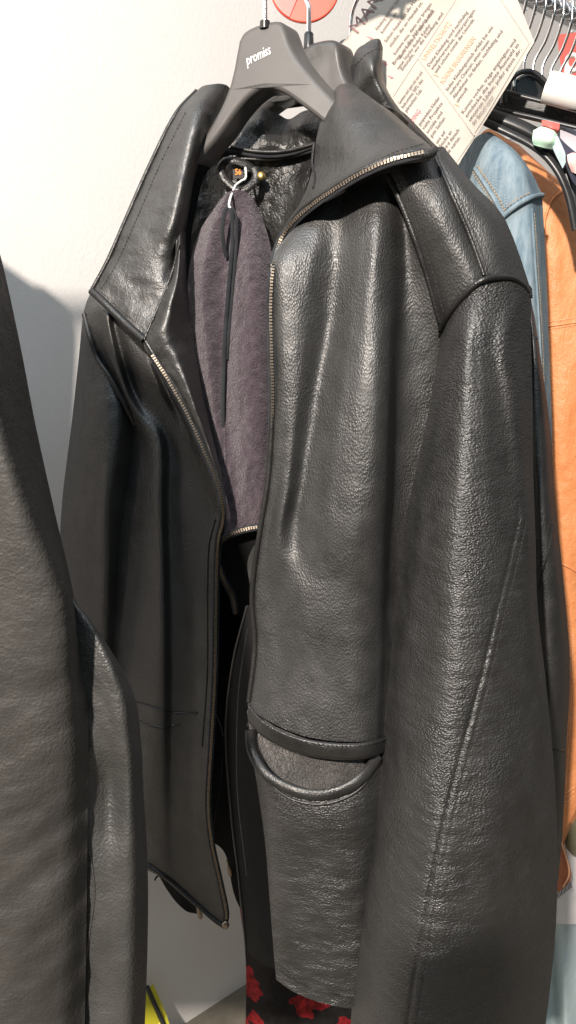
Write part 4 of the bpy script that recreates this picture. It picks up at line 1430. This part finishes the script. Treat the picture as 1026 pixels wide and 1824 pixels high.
HA = thing('coat_hanger', 'straight black plastic hanger with moulded lettering, upper of two at right', 'hanger', P(960, 190, 1.060))
mb = MB()
tp = [(870, 160), (902, 163), (960, 178), (1026, 193), (1090, 206)]
bt = [(870, 188), (886, 194), (955, 210), (1026, 227), (1090, 242)]
pts = resample(np.array(tp, float), 20).tolist() + resample(np.array(bt[::-1], float), 20).tolist()
mb.prism([P(x, y, 1.040 - (x - 950) * .0003) for x, y in pts], (.0, .016, 0), 0, .003)
HAB = mb.build('body', M['hanger_black'], HA, recalc=True)
mb = MB()
bar(mb, [(880, 160, 1.037), (902, 164, 1.030), (960, 179, 1.014), (1026, 194, 0.995), (1085, 206, 0.980)], .0030, .8)
bar(mb, [(872, 190, 1.040), (886, 194, 1.035), (955, 210, 1.015), (1026, 227, 0.995), (1085, 241, 0.980)], .0026, .8)
mb.build('rim', M['hanger_black'], HAB)
mb = MB()
for tx, x, y, w_ in (('ALP', 884, 186, 26), ('COPYRIGHT', 930, 196, 42), ('NAH', 1006, 215, 30)):
    V, Fs = text_mesh(tx, .004)
    k = w_ / max(v_[0] for v_ in V)
    vv = []
    for a, b_, z in V:
        X, Y = x + a * k, y + a * k * .22 - b_ * 13
        vv.append(P(X, Y, 1.040 - (X - 950) * .0003 - .0006))
    mb.add(vv, Fs, 0)
mb.build('lettering', plastic('moulded_grey_lettering', (0.07, 0.07, 0.07), .4), HAB, smooth=False)
mb = MB()
hp = [(905, 172), (912, 150), (925, 136), (940, 129), (955, 132), (968, 142), (980, 160), (985, 180), (950, 182), (920, 176)]
mb.prism([P(x, y, 1.060) for x, y in resample(np.array(hp + hp[:1], float), 50)[:-1]], (.0, .014, 0), 0, .004)
mb.tube(path([(903, 168, 1.056), (910, 143, 1.055), (925, 130, 1.054), (942, 127, 1.053), (958, 133, 1.052), (976, 150, 1.050)], 40), .0030, 0, 10)
mb.build('neck', M['hanger_black'], HA, recalc=True)

HC = thing('coat_hanger', 'curved black plastic hanger arching over the tan jacket, lower of two at right', 'hanger', P(950, 250, 1.030))
mb = MB()
bar(mb, [(850, 190, 1.030), (880, 206, 1.022), (920, 222, 1.015), (955, 240, 1.010), (985, 265, 1.005), (1008, 300, 1.000), (1024, 345, 0.995), (1034, 400, 0.993)], .0085, .6)
bar(mb, [(850, 208, 1.025), (869, 219, 1.018), (910, 238, 1.010), (946, 257, 1.004), (975, 280, 0.998), (998, 312, 0.992), (1014, 352, 0.988), (1026, 410, 0.986)], .0052, .7)
mb.build('body', M['hanger_black'], HC)
mb = MB()
bar(mb, [(965, 268, 0.996), (971, 262, 0.996), (978, 268, 0.996)], .0022, 1)
mb.build('notch', M['hanger_black'], HC)

# strappy printed top on the curved hanger
PT = thing('printed_top', 'strappy top in mint, navy and pink print on the curved black hanger', 'top', P(1000, 280, 0.990))


def patch(rows, m, name, parent, nu=24, nv=24, seed=0, amp=.002, th=.003):
    k = Net(rows, nu, nv, rel(amp, 40, 40, seed))
    mb = MB(); mb.sheet(k.G, th, 0)
    return mb.build(name, m, parent)


patch([[(950, 232, 1.000), (965, 226, 0.985), (985, 232, 0.980), (993, 240, 0.985)], [(948, 248, 0.995), (964, 246, 0.978), (980, 250, 0.974), (990, 254, 0.980)], [(950, 258, 0.995), (960, 261, 0.985), (972, 264, 0.982), (985, 266, 0.985)]], M['mint'], 'strap', PT, seed=1)
patch([[(980, 250, 0.984), (992, 242, 0.980), (1000, 255, 0.985)], [(988, 272, 0.982), (1000, 262, 0.976), (1010, 275, 0.980)], [(1002, 300, 0.980), (1012, 285, 0.974), (1022, 300, 0.980)]], M['paleblue'], 'strap_side', PT, seed=2)
patch([[(992, 240, 0.982), (1010, 258, 0.976), (1030, 275, 0.976)], [(1000, 262, 0.980), (1012, 280, 0.972), (1030, 292, 0.972)], [(1006, 290, 0.980), (1018, 320, 0.972), (1034, 340, 0.972)]], M['navy'], 'print_panel', PT, seed=3)
patch([[(1010, 276, 0.970), (1022, 272, 0.966), (1040, 278, 0.970)], [(1012, 290, 0.968), (1024, 290, 0.964), (1042, 292, 0.968)], [(1018, 306, 0.970), (1028, 310, 0.966), (1042, 312, 0.970)]], M['pink'], 'print_patch', PT, seed=4)
o = patch([[(993, 220, 1.010), (1015, 224, 1.005), (1060, 232, 1.000)], [(992, 245, 1.010), (1015, 250, 1.005), (1060, 255, 1.000)], [(1000, 275, 1.010), (1020, 285, 1.005), (1060, 300, 1.000)]], M['lavender'], 'folded_cloth', None, seed=5)
tag(o, 'lavender grey folded garment under the straight black hanger', 'garment')
o = patch([[(965, 214, 1.010), (980, 216, 1.000), (997, 220, 1.000)], [(966, 224, 1.005), (980, 227, 0.995), (996, 230, 0.995)], [(975, 232, 1.010), (985, 236, 1.000), (993, 238, 1.000)]], M['red_faded'], 'ribbon', None, seed=6)
tag(o, 'short red ribbon end above the mint strap', 'ribbon')
mb = MB()
mb.tube(path([(975, 155, 1.010), (995, 160, 1.005), (1026, 168, 1.000), (1070, 178, 0.995)], 30), [.0195] * 30, 0, 24, .8)
tag(mb.build('foam_sleeve', M['white_plastic']), 'thick white padded cover over a black hanger at the right edge', 'hanger cover')
# red poster and key ring on the wall end
mb = MB()
q = [P(992, 62, 1.42), P(1001, 135, 1.42), P(1080, 150, 1.45), P(1080, 50, 1.45)]
mb.prism(q, (.003, .004, 0), 0)
tag(mb.build('sale_sign', M['red_faded'], smooth=False, recalc=True), 'red card sign behind the chrome hooks at the right edge', 'sign')
mb = MB()
ring = [P(1020 + 11 * math.cos(a), 112 + 14 * math.sin(a), 1.30) for a in np.linspace(0, 2 * math.pi, 40)[:-1]]
mb.tube(np.array(ring), .0035, 0, 8, closed=True)
mb.tube(np.array([P(1012, 120, 1.30), P(1011, 150, 1.30)]), .006, 0, 8)
tag(mb.build('hanging_ring', M['white_plastic']), 'small white ring tag hanging in front of the red sign', 'ring')

# ------------------------------------------------------------------ low bits
WT = patch([[(975, 1490, 1.16), (1005, 1490, 1.14), (1040, 1490, 1.15), (1090, 1490, 1.17)], [(970, 1570, 1.16), (1005, 1570, 1.14), (1040, 1570, 1.15), (1090, 1570, 1.17)], [(965, 1642, 1.16), (1005, 1646, 1.14), (1040, 1646, 1.15), (1090, 1640, 1.17)]], M['white_cloth'], 'white_shirt', None, 40, 30, 8, .003)
tag(WT, 'white shirt hem hanging below the tan jacket at the right edge', 'shirt')
OV = patch([[(1000, 1440, 1.12), (1020, 1420, 1.11), (1060, 1400, 1.12)], [(1002, 1480, 1.115), (1022, 1480, 1.10), (1060, 1480, 1.11)], [(1008, 1510, 1.12), (1024, 1524, 1.11), (1060, 1530, 1.12)]], M['olive'], 'olive_garment', None, 24, 24, 9)
tag(OV, 'olive green garment corner showing beside the tan jacket hem', 'garment')
rows = [[(925, 1630, 1.22), (950, 1630, 1.19), (975, 1630, 1.21), (1000, 1630, 1.18), (1030, 1630, 1.20), (1080, 1630, 1.22)],
        [(920, 1730, 1.22), (945, 1730, 1.185), (980, 1730, 1.215), (1004, 1730, 1.175), (1034, 1730, 1.20), (1080, 1730, 1.22)],
        [(910, 1880, 1.22), (935, 1880, 1.18), (985, 1880, 1.22), (1010, 1880, 1.17), (1040, 1880, 1.20), (1080, 1880, 1.22)]]
k = Net(rows, 70, 70, rel(.006, 26, 9, 10))
mb = MB(); mb.sheet(k.G, .003, 0)
tag(mb.build('pale_trousers', M['paleblue']), 'pale blue trousers hanging low in the bottom right corner', 'trousers')
rows = [[(425, 1600, 1.02), (470, 1600, 1.0), (530, 1600, .995), (590, 1600, 1.0), (660, 1600, 1.02)],
        [(438, 1720, 1.02), (480, 1720, .995), (530, 1720, .99), (590, 1720, .995), (660, 1720, 1.02)],
        [(436, 1880, 1.02), (480, 1880, .99), (535, 1880, 1.0), (590, 1880, .985), (660, 1880, 1.02)]]
k = Net(rows, 60, 60, rel(.008, 26, 9, 11))
mb = MB(); mb.sheet(k.G, .003, 0)
tag(mb.build('floral_dress', M['floral']), 'black dress with red flowers hanging below the leather jacket pocket', 'dress')
YC = thing('yellow_folder', 'yellow card with a black edge leaning by the wall at bottom left', 'folder', P(260, 1850, 1.18))
mb = MB()
mb.prism([P(225, 1900, 1.19), P(262, 1762, 1.24), P(286, 1818, 1.24), P(310, 1900, 1.19)], (.01, .012, 0), 0)
mb.build('cover', M['yellow'], YC, smooth=False, recalc=True)
mb = MB()
mb.tube(np.array([P(262, 1758, 1.239), P(289, 1820, 1.238), P(318, 1905, 1.19)]), .0045, 0, 8)
mb.build('edge', M['black_card'], YC)

# ------------------------------------------------------------------ unseen slab on a thin stand, added beside the camera to shade the sleeve
PH = thing('shadow_caster', 'unseen black slab on a thin stand, added to cast a shadow on the sleeve', 'stand', (-.03, -.03, 0))
mb = MB()
A_, B_ = (np.array(P(*q)) for q in ((695, 1700, .625), (935, 1665, .66)))
A_, B_ = (q + (np.array(KEY) - q) * ((-.035 - q[1]) / (KEY[1] - q[1])) for q in (A_, B_))
pc = np.array([(A_[0] + B_[0]) / 2, -.035, (A_[2] + B_[2]) / 2 - .075]); pw = (B_[0] - A_[0]) / 2
mb.box(pc, (pw, 0, (B_[2] - A_[2]) / 2), (0, .005, 0), (0, 0, .075))
mb.build('caster_slab', M['black_card'], PH, smooth=False)
mb = MB()
mb.tube(np.array([(pc[0], -.045, 0.02), (pc[0], -.045, pc[2] - .05)]), .006, 0, 10)
mb.box((pc[0], -.045, .01), (.08, 0, 0), (0, .08, 0), (0, 0, .01))
mb.build('post', M['black_card'], PH, smooth=False)

for o in bpy.data.objects:
    if 'base' in o:
        del o['base']
